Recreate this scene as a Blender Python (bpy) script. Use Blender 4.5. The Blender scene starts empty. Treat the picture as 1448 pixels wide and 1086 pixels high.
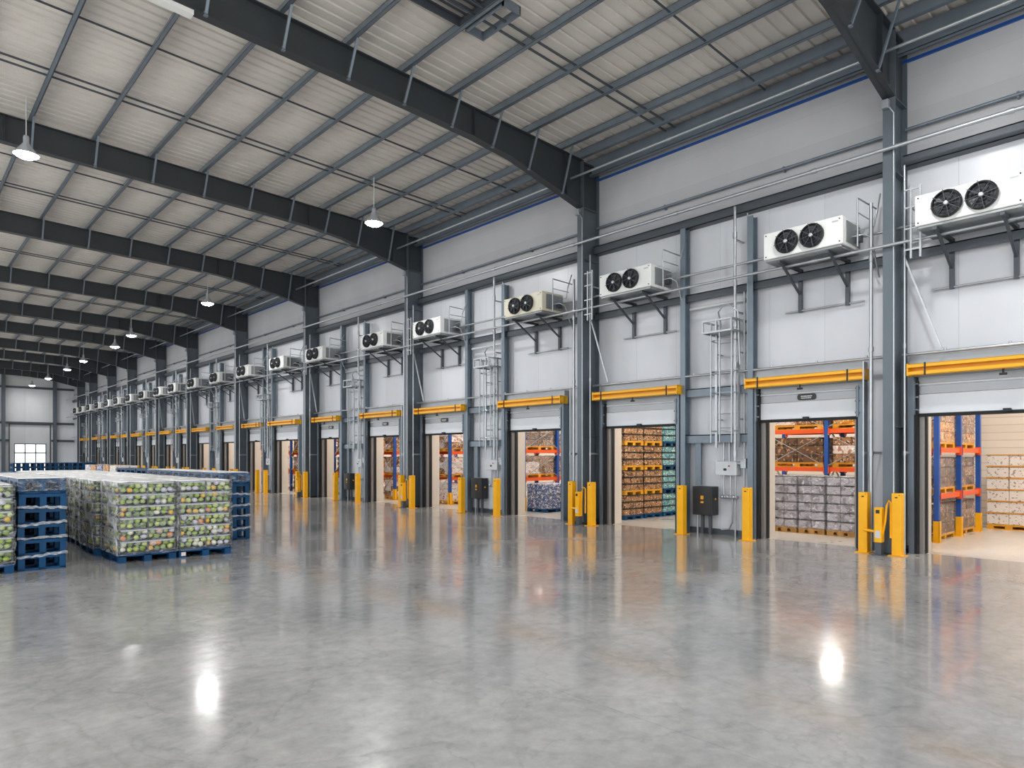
import bpy, math, random
from math import sin, cos, pi, radians
from mathutils import Vector, Matrix
random.seed(7)
SC = bpy.context.scene
COL = SC.collection
PI = pi
W = 13.4            # hall face of the dock wall
END = 75.9          # far end wall
CY = [4.25, 11.35, 19.05, 26.5, 34.05, 41.35, 47.4, 54.3, 60.2, 66.6, 71.4]   # portal frames

# ------------------------------------------------------------------ materials
def new_mat(name):
    m = bpy.data.materials.new(name); m.use_nodes = True
    nt = m.node_tree; b = nt.nodes['Principled BSDF']
    return m, nt, b
def rgb(h):
    h = h.lstrip('#'); v = [int(h[i:i+2], 16)/255 for i in (0, 2, 4)]
    return tuple((c/12.92 if c <= .04045 else ((c+.055)/1.055)**2.4) for c in v) + (1,)
def mat(name, col, rough=.5, metal=0., var=0., scale=3., bump=0., spec=.5, emit=0., rand=0.):
    m, nt, b = new_mat(name)
    c = rgb(col)
    b.inputs['Base Color'].default_value = c
    b.inputs['Roughness'].default_value = rough
    b.inputs['Metallic'].default_value = metal
    b.inputs['Specular IOR Level'].default_value = spec
    if emit:
        b.inputs['Emission Color'].default_value = c
        b.inputs['Emission Strength'].default_value = emit
    if var or rand:
        N = nt.nodes.new; L = nt.links.new
        hsv = N('ShaderNodeHueSaturation'); hsv.inputs['Color'].default_value = c
        tc = N('ShaderNodeTexCoord'); no = N('ShaderNodeTexNoise')
        no.inputs['Scale'].default_value = scale; no.inputs['Detail'].default_value = 5
        L(tc.outputs['Object'], no.inputs['Vector'])
        mr = N('ShaderNodeMapRange'); mr.inputs['From Min'].default_value = .3; mr.inputs['From Max'].default_value = .7
        mr.inputs['To Min'].default_value = 1-var; mr.inputs['To Max'].default_value = 1+var
        L(no.outputs['Fac'], mr.inputs['Value'])
        src = mr.outputs['Result']
        if rand:
            oi = N('ShaderNodeObjectInfo'); m2 = N('ShaderNodeMapRange')
            m2.inputs['To Min'].default_value = 1-rand; m2.inputs['To Max'].default_value = 1+rand
            L(oi.outputs['Random'], m2.inputs['Value'])
            mu = N('ShaderNodeMath'); mu.operation = 'MULTIPLY'
            L(src, mu.inputs[0]); L(m2.outputs['Result'], mu.inputs[1]); src = mu.outputs[0]
        L(src, hsv.inputs['Value']); L(hsv.outputs['Color'], b.inputs['Base Color'])
        if bump:
            bp = N('ShaderNodeBump'); bp.inputs['Strength'].default_value = bump; bp.inputs['Distance'].default_value = .02
            L(no.outputs['Fac'], bp.inputs['Height']); L(bp.outputs['Normal'], b.inputs['Normal'])
    return m
def panel_mat(name, col, axis, period, rough, width=.012, dark=.55, var=.04, bump=.0):
    """painted wall panels with fine joints every `period` metres along an axis"""
    m, nt, b = new_mat(name); N = nt.nodes.new; L = nt.links.new
    b.inputs['Roughness'].default_value = rough
    tc = N('ShaderNodeTexCoord'); sp = N('ShaderNodeSeparateXYZ'); L(tc.outputs['Object'], sp.inputs[0])
    a = N('ShaderNodeMath'); a.operation = 'DIVIDE'; a.inputs[1].default_value = period; L(sp.outputs[axis], a.inputs[0])
    f = N('ShaderNodeMath'); f.operation = 'FRACT'; L(a.outputs[0], f.inputs[0])
    l = N('ShaderNodeMath'); l.operation = 'LESS_THAN'; l.inputs[1].default_value = width/period; L(f.outputs[0], l.inputs[0])
    fl = N('ShaderNodeMath'); fl.operation = 'FLOOR'; L(a.outputs[0], fl.inputs[0])
    wn = N('ShaderNodeTexWhiteNoise'); wn.noise_dimensions = '1D'; L(fl.outputs[0], wn.inputs['W'])
    mr = N('ShaderNodeMapRange'); mr.inputs['To Min'].default_value = 1-var; mr.inputs['To Max'].default_value = 1+var; L(wn.outputs['Value'], mr.inputs['Value'])
    no = N('ShaderNodeTexNoise'); no.inputs['Scale'].default_value = .9; no.inputs['Detail'].default_value = 6
    mp = N('ShaderNodeMapping'); mp.inputs['Scale'].default_value = (1, 1, .45); L(tc.outputs['Object'], mp.inputs[0]); L(mp.outputs[0], no.inputs['Vector'])
    m2 = N('ShaderNodeMapRange'); m2.inputs['From Min'].default_value = .3; m2.inputs['From Max'].default_value = .7
    m2.inputs['To Min'].default_value = .94; m2.inputs['To Max'].default_value = 1.05; L(no.outputs['Fac'], m2.inputs['Value'])
    mu = N('ShaderNodeMath'); mu.operation = 'MULTIPLY'; L(mr.outputs['Result'], mu.inputs[0]); L(m2.outputs['Result'], mu.inputs[1])
    hs = N('ShaderNodeHueSaturation'); hs.inputs['Color'].default_value = rgb(col); L(mu.outputs[0], hs.inputs['Value'])
    mx = N('ShaderNodeMix'); mx.data_type = 'RGBA'; L(l.outputs[0], mx.inputs['Factor']); L(hs.outputs['Color'], mx.inputs[6])
    mx.inputs[7].default_value = tuple(c*dark for c in rgb(col)[:3]) + (1,)
    L(mx.outputs[2], b.inputs['Base Color'])
    bp = N('ShaderNodeBump'); bp.inputs['Strength'].default_value = .25; bp.inputs['Distance'].default_value = .01
    L(l.outputs[0], bp.inputs['Height']); bp.invert = True
    b2 = N('ShaderNodeBump'); b2.inputs['Strength'].default_value = .12; b2.inputs['Distance'].default_value = .05
    L(no.outputs['Fac'], b2.inputs['Height']); L(bp.outputs['Normal'], b2.inputs['Normal']); L(b2.outputs['Normal'], b.inputs['Normal'])
    return m
def floor_mat(name, c1, c2, r0=.1, r1=.3):
    m, nt, b = new_mat(name); N = nt.nodes.new; L = nt.links.new
    tc = N('ShaderNodeTexCoord')
    n1 = N('ShaderNodeTexNoise'); n1.inputs['Scale'].default_value = .55; n1.inputs['Detail'].default_value = 9; n1.inputs['Roughness'].default_value = .68
    n1.inputs['Distortion'].default_value = .6
    n2 = N('ShaderNodeTexNoise'); n2.inputs['Scale'].default_value = 7; n2.inputs['Detail'].default_value = 8; n2.inputs['Roughness'].default_value = .7
    L(tc.outputs['Object'], n1.inputs['Vector']); L(tc.outputs['Object'], n2.inputs['Vector'])
    cr = N('ShaderNodeValToRGB'); cr.color_ramp.elements[0].position = .32; cr.color_ramp.elements[1].position = .68
    cr.color_ramp.elements[0].color = rgb(c1); cr.color_ramp.elements[1].color = rgb(c2)
    ad = N('ShaderNodeMath'); ad.operation = 'MULTIPLY_ADD'; ad.inputs[1].default_value = .5; L(n2.outputs['Fac'], ad.inputs[0])
    h = N('ShaderNodeMath'); h.operation = 'MULTIPLY'; h.inputs[1].default_value = .5; L(n1.outputs['Fac'], h.inputs[0]); L(h.outputs[0], ad.inputs[2])
    L(ad.outputs[0], cr.inputs['Fac'])
    # hairline cracks and saw-cut joints
    vo = N('ShaderNodeTexNoise'); vo.inputs['Scale'].default_value = 1.1; vo.inputs['Detail'].default_value = 7; vo.inputs['Distortion'].default_value = 1.2; ab = N('ShaderNodeMath'); ab.operation = 'SUBTRACT'; ab.inputs[1].default_value = .5; aa = N('ShaderNodeMath'); aa.operation = 'ABSOLUTE'; L(vo.outputs['Fac'], ab.inputs[0]); L(ab.outputs[0], aa.inputs[0])
    dn = N('ShaderNodeMix'); dn.data_type = 'VECTOR'; dn.inputs['Factor'].default_value = .12
    L(tc.outputs['Object'], dn.inputs[4]); L(n2.outputs['Color'], dn.inputs[5]); L(dn.outputs[1], vo.inputs['Vector'])
    lt = N('ShaderNodeMapRange'); lt.inputs['From Max'].default_value = .02; lt.inputs['To Min'].default_value = .86; lt.inputs['To Max'].default_value = 1; L(aa.outputs[0], lt.inputs['Value'])
    sp = N('ShaderNodeSeparateXYZ'); L(tc.outputs['Object'], sp.inputs[0])
    outs = []
    for ax, per, off in (('X', 5.2, 1.6), ('Y', 5.2, 0.3)):
        a = N('ShaderNodeMath'); a.operation = 'ADD'; a.inputs[1].default_value = off; L(sp.outputs[ax], a.inputs[0])
        d = N('ShaderNodeMath'); d.operation = 'DIVIDE'; d.inputs[1].default_value = per; L(a.outputs[0], d.inputs[0])
        f = N('ShaderNodeMath'); f.operation = 'FRACT'; L(d.outputs[0], f.inputs[0])
        g = N('ShaderNodeMath'); g.operation = 'LESS_THAN'; g.inputs[1].default_value = .0012; L(f.outputs[0], g.inputs[0]); outs.append(g)
    mxx = N('ShaderNodeMath'); mxx.operation = 'MAXIMUM'; L(outs[0].outputs[0], mxx.inputs[0]); L(outs[1].outputs[0], mxx.inputs[1])
    jm = N('ShaderNodeMapRange'); jm.inputs['To Min'].default_value = 1; jm.inputs['To Max'].default_value = .8; L(mxx.outputs[0], jm.inputs['Value'])
    mm = N('ShaderNodeMath'); mm.operation = 'MULTIPLY'; L(jm.outputs['Result'], mm.inputs[0]); L(lt.outputs['Result'], mm.inputs[1])
    hs = N('ShaderNodeHueSaturation'); L(cr.outputs['Color'], hs.inputs['Color']); L(mm.outputs[0], hs.inputs['Value'])
    L(hs.outputs['Color'], b.inputs['Base Color'])
    rr = N('ShaderNodeMapRange'); rr.inputs['From Min'].default_value = .35; rr.inputs['From Max'].default_value = .65
    rr.inputs['To Min'].default_value = r0; rr.inputs['To Max'].default_value = r1; L(n1.outputs['Fac'], rr.inputs['Value']); L(rr.outputs['Result'], b.inputs['Roughness'])
    bp = N('ShaderNodeBump'); bp.inputs['Strength'].default_value = .05; bp.inputs['Distance'].default_value = .02; L(n1.outputs['Fac'], bp.inputs['Height']); L(bp.outputs['Normal'], b.inputs['Normal'])
    b.inputs['Specular IOR Level'].default_value = .75
    b.inputs['Coat Weight'].default_value = .35; b.inputs['Coat Roughness'].default_value = .06
    return m
def film_mat(name, lo, hi, scale=6., tint='#e6e9ec', stretch=(1, 1, 2.5), bump=.8):
    """clear stretch film: mostly transparent, white creases"""
    m = bpy.data.materials.new(name); m.use_nodes = True; nt = m.node_tree; nt.nodes.clear()
    N = nt.nodes.new; L = nt.links.new
    o = N('ShaderNodeOutputMaterial'); mx = N('ShaderNodeMixShader'); tr = N('ShaderNodeBsdfTransparent')
    p = N('ShaderNodeBsdfPrincipled'); p.inputs['Base Color'].default_value = rgb(tint); p.inputs['Roughness'].default_value = .22
    tc = N('ShaderNodeTexCoord'); mp = N('ShaderNodeMapping'); mp.inputs['Scale'].default_value = stretch
    no = N('ShaderNodeTexNoise'); no.inputs['Scale'].default_value = scale; no.inputs['Detail'].default_value = 6; no.inputs['Distortion'].default_value = 1.6
    L(tc.outputs['Object'], mp.inputs[0]); L(mp.outputs[0], no.inputs['Vector'])
    mr = N('ShaderNodeMapRange'); mr.inputs['From Min'].default_value = .44; mr.inputs['From Max'].default_value = .68
    mr.inputs['To Min'].default_value = lo; mr.inputs['To Max'].default_value = hi
    L(no.outputs['Fac'], mr.inputs['Value']); L(mr.outputs['Result'], mx.inputs['Fac'])
    bp = N('ShaderNodeBump'); bp.inputs['Strength'].default_value = bump; bp.inputs['Distance'].default_value = .03
    L(no.outputs['Fac'], bp.inputs['Height']); L(bp.outputs['Normal'], p.inputs['Normal'])
    L(tr.outputs[0], mx.inputs[1]); L(p.outputs[0], mx.inputs[2]); L(mx.outputs[0], o.inputs['Surface'])
    return m
def print_mat(name, base, ink, ink2, amount=.45, scale=9.):
    """printed cartons: blotches of ink on board"""
    m, nt, b = new_mat(name); N = nt.nodes.new; L = nt.links.new
    b.inputs['Roughness'].default_value = .45
    tc = N('ShaderNodeTexCoord'); oi = N('ShaderNodeObjectInfo')
    va = N('ShaderNodeVectorMath'); va.operation = 'ADD'
    sc = N('ShaderNodeVectorMath'); sc.operation = 'SCALE'; sc.inputs['Scale'].default_value = 37.
    cb = N('ShaderNodeCombineXYZ'); L(oi.outputs['Random'], cb.inputs[0]); L(oi.outputs['Random'], cb.inputs[2]); L(cb.outputs[0], sc.inputs[0])
    L(tc.outputs['Object'], va.inputs[0]); L(sc.outputs[0], va.inputs[1])
    n1 = N('ShaderNodeTexNoise'); n1.inputs['Scale'].default_value = scale; n1.inputs['Detail'].default_value = 2; L(va.outputs[0], n1.inputs['Vector'])
    n2 = N('ShaderNodeTexNoise'); n2.inputs['Scale'].default_value = scale*1.7; n2.inputs['Detail'].default_value = 3; L(va.outputs[0], n2.inputs['Vector'])
    m1 = N('ShaderNodeMapRange'); m1.inputs['From Min'].default_value = 1-amount-.02; m1.inputs['From Max'].default_value = 1-amount+.03; L(n1.outputs['Fac'], m1.inputs['Value'])
    m2 = N('ShaderNodeMapRange'); m2.inputs['From Min'].default_value = .59; m2.inputs['From Max'].default_value = .62; L(n2.outputs['Fac'], m2.inputs['Value'])
    x1 = N('ShaderNodeMix'); x1.data_type = 'RGBA'; x1.inputs[6].default_value = rgb(base); x1.inputs[7].default_value = rgb(ink); L(m1.outputs['Result'], x1.inputs['Factor'])
    x2 = N('ShaderNodeMix'); x2.data_type = 'RGBA'; x2.inputs[7].default_value = rgb(ink2); L(x1.outputs[2], x2.inputs[6]); L(m2.outputs['Result'], x2.inputs['Factor'])
    L(x2.outputs[2], b.inputs['Base Color'])
    return m

M = dict(
    wall=panel_mat('wall_panel', '#d0d3d9', 'Y', 1.12, .3, width=.01, dark=.8),
    wall_top=panel_mat('upper_cladding_shade', '#b8b9bd', 'Z', .6, .35, width=.012, dark=.93),  # upper sheets; roof shade is also put into their greyer base colour
    endwall=panel_mat('end_wall_panel', '#dadcdf', 'X', 1.9, .4),
    coldwall=panel_mat('cold_wall', '#d9d3ca', 'Z', .19, .45, width=.02, dark=.72),
    coldceil=mat('cold_ceiling', '#e9e2d8', .6),
    deck=mat('roof_sheet', '#e4dfd8', .42, .05, .05, 2.),
    floor=floor_mat('polished_concrete', '#848484', '#b6b5b3', .1, .24),
    coldfloor=floor_mat('cold_store_concrete', '#a9a49d', '#c9c4bc', .25, .45),
    yard_bounce=mat('bounce_ground', '#dedcd6', .9),  # unseen yard ground, made pale to bounce daylight onto the roof
    steel=mat('column_paint', '#5f6971', .38, .25, .05, 2.),
    rafter=mat('rafter_paint', '#3b4044', .45, .2, .06, 2.),
    purlin=mat('purlin_galv', '#7f8b97', .4, .5, .08, 3.),
    girt=mat('girt_paint', '#4f565d', .45, .3),
    post=mat('blue_grey_post', '#77838e', .4, .4, .06, 4.),
    galv=mat('galvanised_tube', '#b4b9bd', .33, .65, .06, 8.),
    dark=mat('black_steel', '#24272a', .5, .2),
    rubber=mat('black_seal', '#141516', .7),
    yellow=mat('safety_yellow', '#f8b400', .38, 0, .04, 5.),
    yellow2=mat('worn_yellow', '#e0a010', .5, 0, .1, 9.),
    leaf=mat('door_leaf', '#dadfe5', .35, 0, .03, 2.),
    band=mat('leaf_band', '#a8acb1', .35, .2, .03, 2.),
    header=mat('header_flashing', '#9aa0a6', .35, .3, .05),
    reveal=mat('jamb_lining', '#cfc6ba', .5),
    jamb=mat('jamb_strip', '#8c8a88', .4, .3),
    white=mat('unit_casing', '#eceeec', .35, 0, .03, 3.),
    cream=mat('cream_casing', '#ded8c4', .4, 0, .03, 3.),
    tray=mat('drip_tray', '#9fa3a4', .3, .6),
    hub=mat('fan_hub', '#c9cccd', .4, .4),
    grey=mat('enclosure_grey', '#c9cdd0', .4),
    black=mat('cabinet_black', '#26282b', .4),
    red=mat('indicator_red', '#c22a22', .4),
    lamp=mat('lamp_glass', '#ffffff', .3, emit=60),
    shade=mat('lamp_shade', '#c6ccd4', .25, .5),
    tube=mat('tube_light', '#fff8ee', .3, emit=45),
    blue=mat('blue_plastic', '#00416b', .5, 0, .1, 5., rand=.2, spec=.3),
    bluesteel=mat('rack_blue', '#1d4f9c', .4, .1),
    orange=mat('rack_orange', '#e2561f', .4, .05),
    wood=mat('pallet_wood', '#b98a4a', .7, 0, .15, 8.),
    yellowpal=mat('yellow_pallet', '#d99a1e', .5, 0, .1, 8.),
    traymat=mat('produce_tray', '#3f4442', .5, 0, .1, 5.),
    traylip=mat('tray_lip', '#b9bdc0', .4),
    gap_shade=mat('tray_shadow', '#2b2e2a', .8),  # dark fill painted as shade inside trays and between carton layers
    glass=mat('window_daylight', '#ffffff', .1),
    kraft=print_mat('kraft_carton', '#9c7049', '#5c3b22', '#e0d0b9', .46, 13.),
    pink=print_mat('pale_carton', '#e5d6cb', '#b67f63', '#ffffff', .42),
    lilac=print_mat('wrapped_carton', '#c4bfc9', '#8a7f86', '#efedf2', .45, 6.),
    cream_c=print_mat('white_carton', '#e6dfd8', '#d2c3b3', '#9c8c86', .32, 11.),
    amber=print_mat('amber_crate', '#c98a2e', '#7a4516', '#ecd9b8', .46, 12.),
    teal=print_mat('teal_carton', '#6aa3a8', '#2f6f80', '#e0e6da', .46, 14.),
    navy=print_mat('blue_white_bag', '#144a8c', '#d9d3cc', '#e6e6ea', .42, 13.),
    brown=print_mat('brown_drum', '#6a4a30', '#33251b', '#b9936a', .46, 7.),
)
M['film'] = film_mat('film_front', .05, .42, 8.)
M['film_side'] = film_mat('film_side', .2, .95, 3.2, '#f2f4f6', (1, 1, 1.3))
M['film_top'] = film_mat('film_top', .94, 1., 4., '#fdfdfd', bump=.2)
M['film_band'] = film_mat('film_band', .35, .95, 9.)
VEG = [mat('veg_%d' % i, c, .45, 0, .12, 20.) for i, c in enumerate(
    ['#9fb93c', '#b3c850', '#7f9a36', '#c9d67c', '#6d883c', '#e4e4d0', '#d0cedc', '#ecbb2c', '#e08a3a', '#dcb09c', '#a3b87a', '#eeebdf'])]
def veg_mix():
    m, nt, b = new_mat('veg_mix'); N = nt.nodes.new; L = nt.links.new
    g = N('ShaderNodeNewGeometry'); cr = N('ShaderNodeValToRGB'); cr.color_ramp.interpolation = 'CONSTANT'
    cols = ['#8ea832', '#a5b944', '#6f8a2c', '#bccb6a', '#5f7a34', '#dcdcc8', '#93a86a', '#c9c7d6', '#bccb6a', '#8ea832', '#e8b224']
    e = cr.color_ramp.elements; e[0].color = rgb(cols[0]); e[1].position = 1/11; e[1].color = rgb(cols[1])
    for i in range(2, 11):
        x = e.new(i/11); x.color = rgb(cols[i])
    L(g.outputs['Random Per Island'], cr.inputs['Fac']); L(cr.outputs['Color'], b.inputs['Base Color']); b.inputs['Roughness'].default_value = .4
    return m
M['vegmix'] = veg_mix()

# ------------------------------------------------------------------ mesh builder
class MB:
    def __init__(s): s.v = []; s.f = []; s.mi = []; s.cur = 0; s.sm = []
    def m(s, i): s.cur = i; return s
    def add(s, vs, fs, smooth=False):
        o = len(s.v); s.v += [tuple(v) for v in vs]
        for f in fs: s.f.append([o+i for i in f]); s.mi.append(s.cur); s.sm.append(smooth)
        return s
    def box(s, x0, x1, y0, y1, z0, z1, mx=None):
        vs = [(x0,y0,z0),(x1,y0,z0),(x1,y1,z0),(x0,y1,z0),(x0,y0,z1),(x1,y0,z1),(x1,y1,z1),(x0,y1,z1)]
        if mx: vs = [mx @ Vector(v) for v in vs]
        return s.add(vs, [(0,3,2,1),(4,5,6,7),(0,1,5,4),(1,2,6,5),(2,3,7,6),(3,0,4,7)])
    def bbox(s, x0, x1, y0, y1, z0, z1, b=.01):
        """box with chamfered edges"""
        vs = []; idx = {}
        for ix, (xa, sx) in enumerate(((x0, 1), (x1, -1))):
            for iy, (ya, sy) in enumerate(((y0, 1), (y1, -1))):
                for iz, (za, sz) in enumerate(((z0, 1), (z1, -1))):
                    idx[ix,iy,iz] = len(vs)
                    vs += [(xa, ya+sy*b, za+sz*b), (xa+sx*b, ya, za+sz*b), (xa+sx*b, ya+sy*b, za)]
        I = lambda a, b_, c, k: idx[a,b_,c]+k
        fs = []
        for ix in (0, 1):
            q = [I(ix,0,0,0), I(ix,1,0,0), I(ix,1,1,0), I(ix,0,1,0)]; fs.append(q if ix else q[::-1])
        for iy in (0, 1):
            q = [I(0,iy,0,1), I(0,iy,1,1), I(1,iy,1,1), I(1,iy,0,1)]; fs.append(q if iy else q[::-1])
        for iz in (0, 1):
            q = [I(0,0,iz,2), I(1,0,iz,2), I(1,1,iz,2), I(0,1,iz,2)]; fs.append(q if iz else q[::-1])
        for ix in (0, 1):
            for iy in (0, 1): fs.append([I(ix,iy,0,0), I(ix,iy,1,0), I(ix,iy,1,1), I(ix,iy,0,1)])
            for iz in (0, 1): fs.append([I(ix,0,iz,0), I(ix,1,iz,0), I(ix,1,iz,2), I(ix,0,iz,2)])
        for iy in (0, 1):
            for iz in (0, 1): fs.append([I(0,iy,iz,1), I(1,iy,iz,1), I(1,iy,iz,2), I(0,iy,iz,2)])
        for k, i0 in idx.items(): fs.append([i0, i0+1, i0+2])
        return s.add(vs, fs)
    def tube(s, pts, r, n=8, caps=True):
        pts = [Vector(p) for p in pts]; rings = []
        for i, p in enumerate(pts):
            d = (pts[min(i+1, len(pts)-1)] - pts[max(i-1, 0)]).normalized()
            up = Vector((0, 0, 1)) if abs(d.z) < .9 else Vector((1, 0, 0))
            a = d.cross(up).normalized(); b = d.cross(a).normalized()
            rr = r[i] if isinstance(r, (list, tuple)) else r
            rings.append([p + rr*(cos(2*PI*k/n)*a + sin(2*PI*k/n)*b) for k in range(n)])
        vs = [v for g in rings for v in g]; fs = []
        for i in range(len(pts)-1):
            for k in range(n): fs.append((i*n+k, i*n+(k+1) % n, (i+1)*n+(k+1) % n, (i+1)*n+k))
        s.add(vs, fs, True)
        if caps:
            o = len(vs); s.add(rings[0], [tuple(range(n))]); s.add(rings[-1], [tuple(range(n))[::-1]])
        return s
    def bar(s, a, b, w, h):
        """square bar from a to b"""
        a = Vector(a); b = Vector(b); d = (b-a).normalized()
        up = Vector((0, 0, 1)) if abs(d.z) < .9 else Vector((0, 1, 0))
        x = d.cross(up).normalized()*w/2; y = x.cross(d).normalized()*h/2
        vs = [a-x-y, a+x-y, a+x+y, a-x+y, b-x-y, b+x-y, b+x+y, b-x+y]
        return s.add(vs, [(0,3,2,1),(4,5,6,7),(0,1,5,4),(1,2,6,5),(2,3,7,6),(3,0,4,7)])
    def lathe(s, prof, n=24, mx=None, cap=False):
        vs = []; fs = []
        for r, z in prof:
            for k in range(n): vs.append(Vector((r*cos(2*PI*k/n), r*sin(2*PI*k/n), z)))
        if mx: vs = [mx @ v for v in vs]
        for i in range(len(prof)-1):
            for k in range(n): fs.append((i*n+k, i*n+(k+1) % n, (i+1)*n+(k+1) % n, (i+1)*n+k))
        s.add(vs, fs, True)
        if cap: s.add(vs[:n], [tuple(range(n))[::-1]]); s.add(vs[-n:], [tuple(range(n))])
        return s
    def prism(s, poly, axis, a, b):
        """extrude a closed 2D polygon; axis y: poly=(x,z)"""
        n = len(poly)
        f = (lambda p, t: (p[0], t, p[1])) if axis == 'y' else (lambda p, t: (t, p[0], p[1])) if axis == 'x' else (lambda p, t: (p[0], p[1], t))
        vs = [f(p, a) for p in poly] + [f(p, b) for p in poly]
        fs = [tuple(range(n)), tuple(range(2*n-1, n-1, -1))] + [(i, (i+1) % n + 0, (i+1) % n + n, i+n) for i in range(n)]
        return s.add(vs, fs)
    def blob(s, c, r, sx=1, sy=1, sz=1, n=7, k=5):
        vs = [(c[0], c[1], c[2]-r*sz)]
        for i in range(1, k):
            t = PI*i/k
            for j in range(n): vs.append((c[0]+sx*r*sin(t)*cos(2*PI*j/n), c[1]+sy*r*sin(t)*sin(2*PI*j/n), c[2]-sz*r*cos(t)))
        vs.append((c[0], c[1], c[2]+r*sz)); fs = []
        for j in range(n): fs.append((0, 1+(j+1) % n, 1+j)); fs.append((len(vs)-1, 1+(k-2)*n+j, 1+(k-2)*n+(j+1) % n))
        for i in range(k-2):
            for j in range(n): fs.append((1+i*n+j, 1+i*n+(j+1) % n, 1+(i+1)*n+(j+1) % n, 1+(i+1)*n+j))
        return s.add(vs, fs, True)
    def mesh(s, name, mats):
        me = bpy.data.meshes.new(name); me.from_pydata(s.v, [], s.f); 
        for m_ in (mats if isinstance(mats, (list, tuple)) else [mats]): me.materials.append(m_)
        me.polygons.foreach_set('material_index', s.mi); me.polygons.foreach_set('use_smooth', s.sm)
        me.update(); return me
    def build(s, name, mats, parent=None, loc=(0,0,0)):
        return put(name, s.mesh(name, mats), parent, loc)
def put(name, me, parent=None, loc=(0,0,0), rz=0.):
    o = bpy.data.objects.new(name, me); COL.objects.link(o)
    o.location = loc
    if rz: o.rotation_euler = (0, 0, rz)
    if parent is not None: o.parent = parent
    return o
def empty(name, loc=(0,0,0)): return put(name, None, None, loc)
def tag(o, label, cat, group=None, kind=None):
    assert 4 <= len(label.replace('-', ' ').split()), label
    if len(label.split()) > 16: print('LONG', label)
    o['label'] = label; o['category'] = cat
    if group: o['group'] = group
    if kind: o['kind'] = kind
    return o
def children(): pass
def dup(root, kids, loc):
    """copy a thing, its parts and sub-parts"""
    r = root.copy(); COL.objects.link(r); r.location = loc
    for c in kids.get(root, ()):
        a = c.copy(); COL.objects.link(a); a.parent = r
        for g in kids.get(c, ()):
            b = g.copy(); COL.objects.link(b); b.parent = a
    return r
def kidmap(): 
    k = {}
    for o in COL.objects:
        if o.parent: k.setdefault(o.parent, []).append(o)
    return k
ORD = ['zeroth','first','second','third','fourth','fifth','sixth','seventh','eighth','ninth','tenth','eleventh','twelfth','thirteenth','fourteenth',
       'fifteenth','sixteenth','seventeenth','eighteenth','nineteenth','twentieth','twenty-first','twenty-second']
def struct(o, label=None, cat=None):
    o['kind'] = 'structure'
    if label: o['label'] = label; o['category'] = cat
    return o

# ------------------------------------------------------------------ bays and doors
BAYS = []   # (near column, far column)
cc = CY + [END]
for i in range(len(cc)-1): BAYS.append((cc[i], cc[i+1]))
OPEN = [(1.35, 3.96)]            # door openings along the wall, from the right
meas = {0: ((4.92, 6.88), (8.83, 10.95)), 1: ((12.38, 14.5), (16.52, 18.7)), 2: ((20.05, 22.2), (24.3, 26.05)), 3: ((27.9, 30.4), (31.75, 33.5))}
for i, (a, b) in enumerate(BAYS):
    if i in meas: OPEN += list(meas[i])
    elif i < 10:
        h = (b-a)
        OPEN.append((a+.12*h, a+.4*h)); OPEN.append((a+.66*h, a+.93*h))
OPEN_Z = 3.0
# util zone of bay i: between its two doors
UTIL = [(OPEN[1+2*i][1], OPEN[2+2*i][0]) for i in range(10)]
FARBAY = lambda i: i >= 6

# ------------------------------------------------------------------ room shell
struct(MB().box(-7.2, W, -12, END+.3, -.3, 0).build('floor', M['floor']), 'polished grey concrete floor of the hall, with blurred reflections', 'floor')
struct(MB().box(W, 20.8, -2, END+.3, -.3, 0.001).build('floor_cold_store', M['coldfloor']), 'pale matt concrete floor inside the stores behind the doors', 'floor')
struct(MB().box(-120, -7.2, -120, 200, -.4, -.05).box(-7.2, 60, -120, -12, -.4, -.05).box(-7.2, 60, END+.3, 200, -.4, -.05).build('added_bounce_yard', M['yard_bounce']), 'unseen pale yard added outside the open hall sides to bounce daylight in', 'ground')
wl = MB()
prev = -2.
ops = sorted(OPEN)
for a, b in ops:
    wl.box(W, W+.3, prev, a, 0, OPEN_Z); prev = b
wl.box(W, W+.3, prev, END, 0, OPEN_Z)
wl.box(W, W+.3, -2, END, OPEN_Z, 6.95)
struct(wl.build('wall_right', M['wall']), 'long white insulated dock wall pierced by the row of doors', 'wall')
struct(MB().box(W, W+.3, -2, END, 6.95, 9.27).build('wall_right_upper', M['wall_top']), 'sheet cladding high on the dock wall, greyed for shade under the roof', 'wall')
# base kerb
kb = MB(); prev = -2.
for a, b in ops:
    if a-prev > .3: kb.box(W-.06, W, prev+.12, a-.12, 0, .12)
    prev = b
struct(kb.build('baseboard_right', M['girt']), 'dark kerb along the foot of the dock wall', 'baseboard')
# end wall with an opening for the glazed door
ex0, ex1, ez = 8.7, 11.15, 2.85
e = MB(); t = .25
e.box(-7.2, ex0, END, END+t, 0, 9.7).box(ex1, W+.3, END, END+t, 0, 9.3).box(ex0, ex1, END, END+t, ez, 9.5)
struct(e.build('wall_far', M['endwall']), 'pale far end wall of the hall with a glazed door', 'wall')
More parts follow.
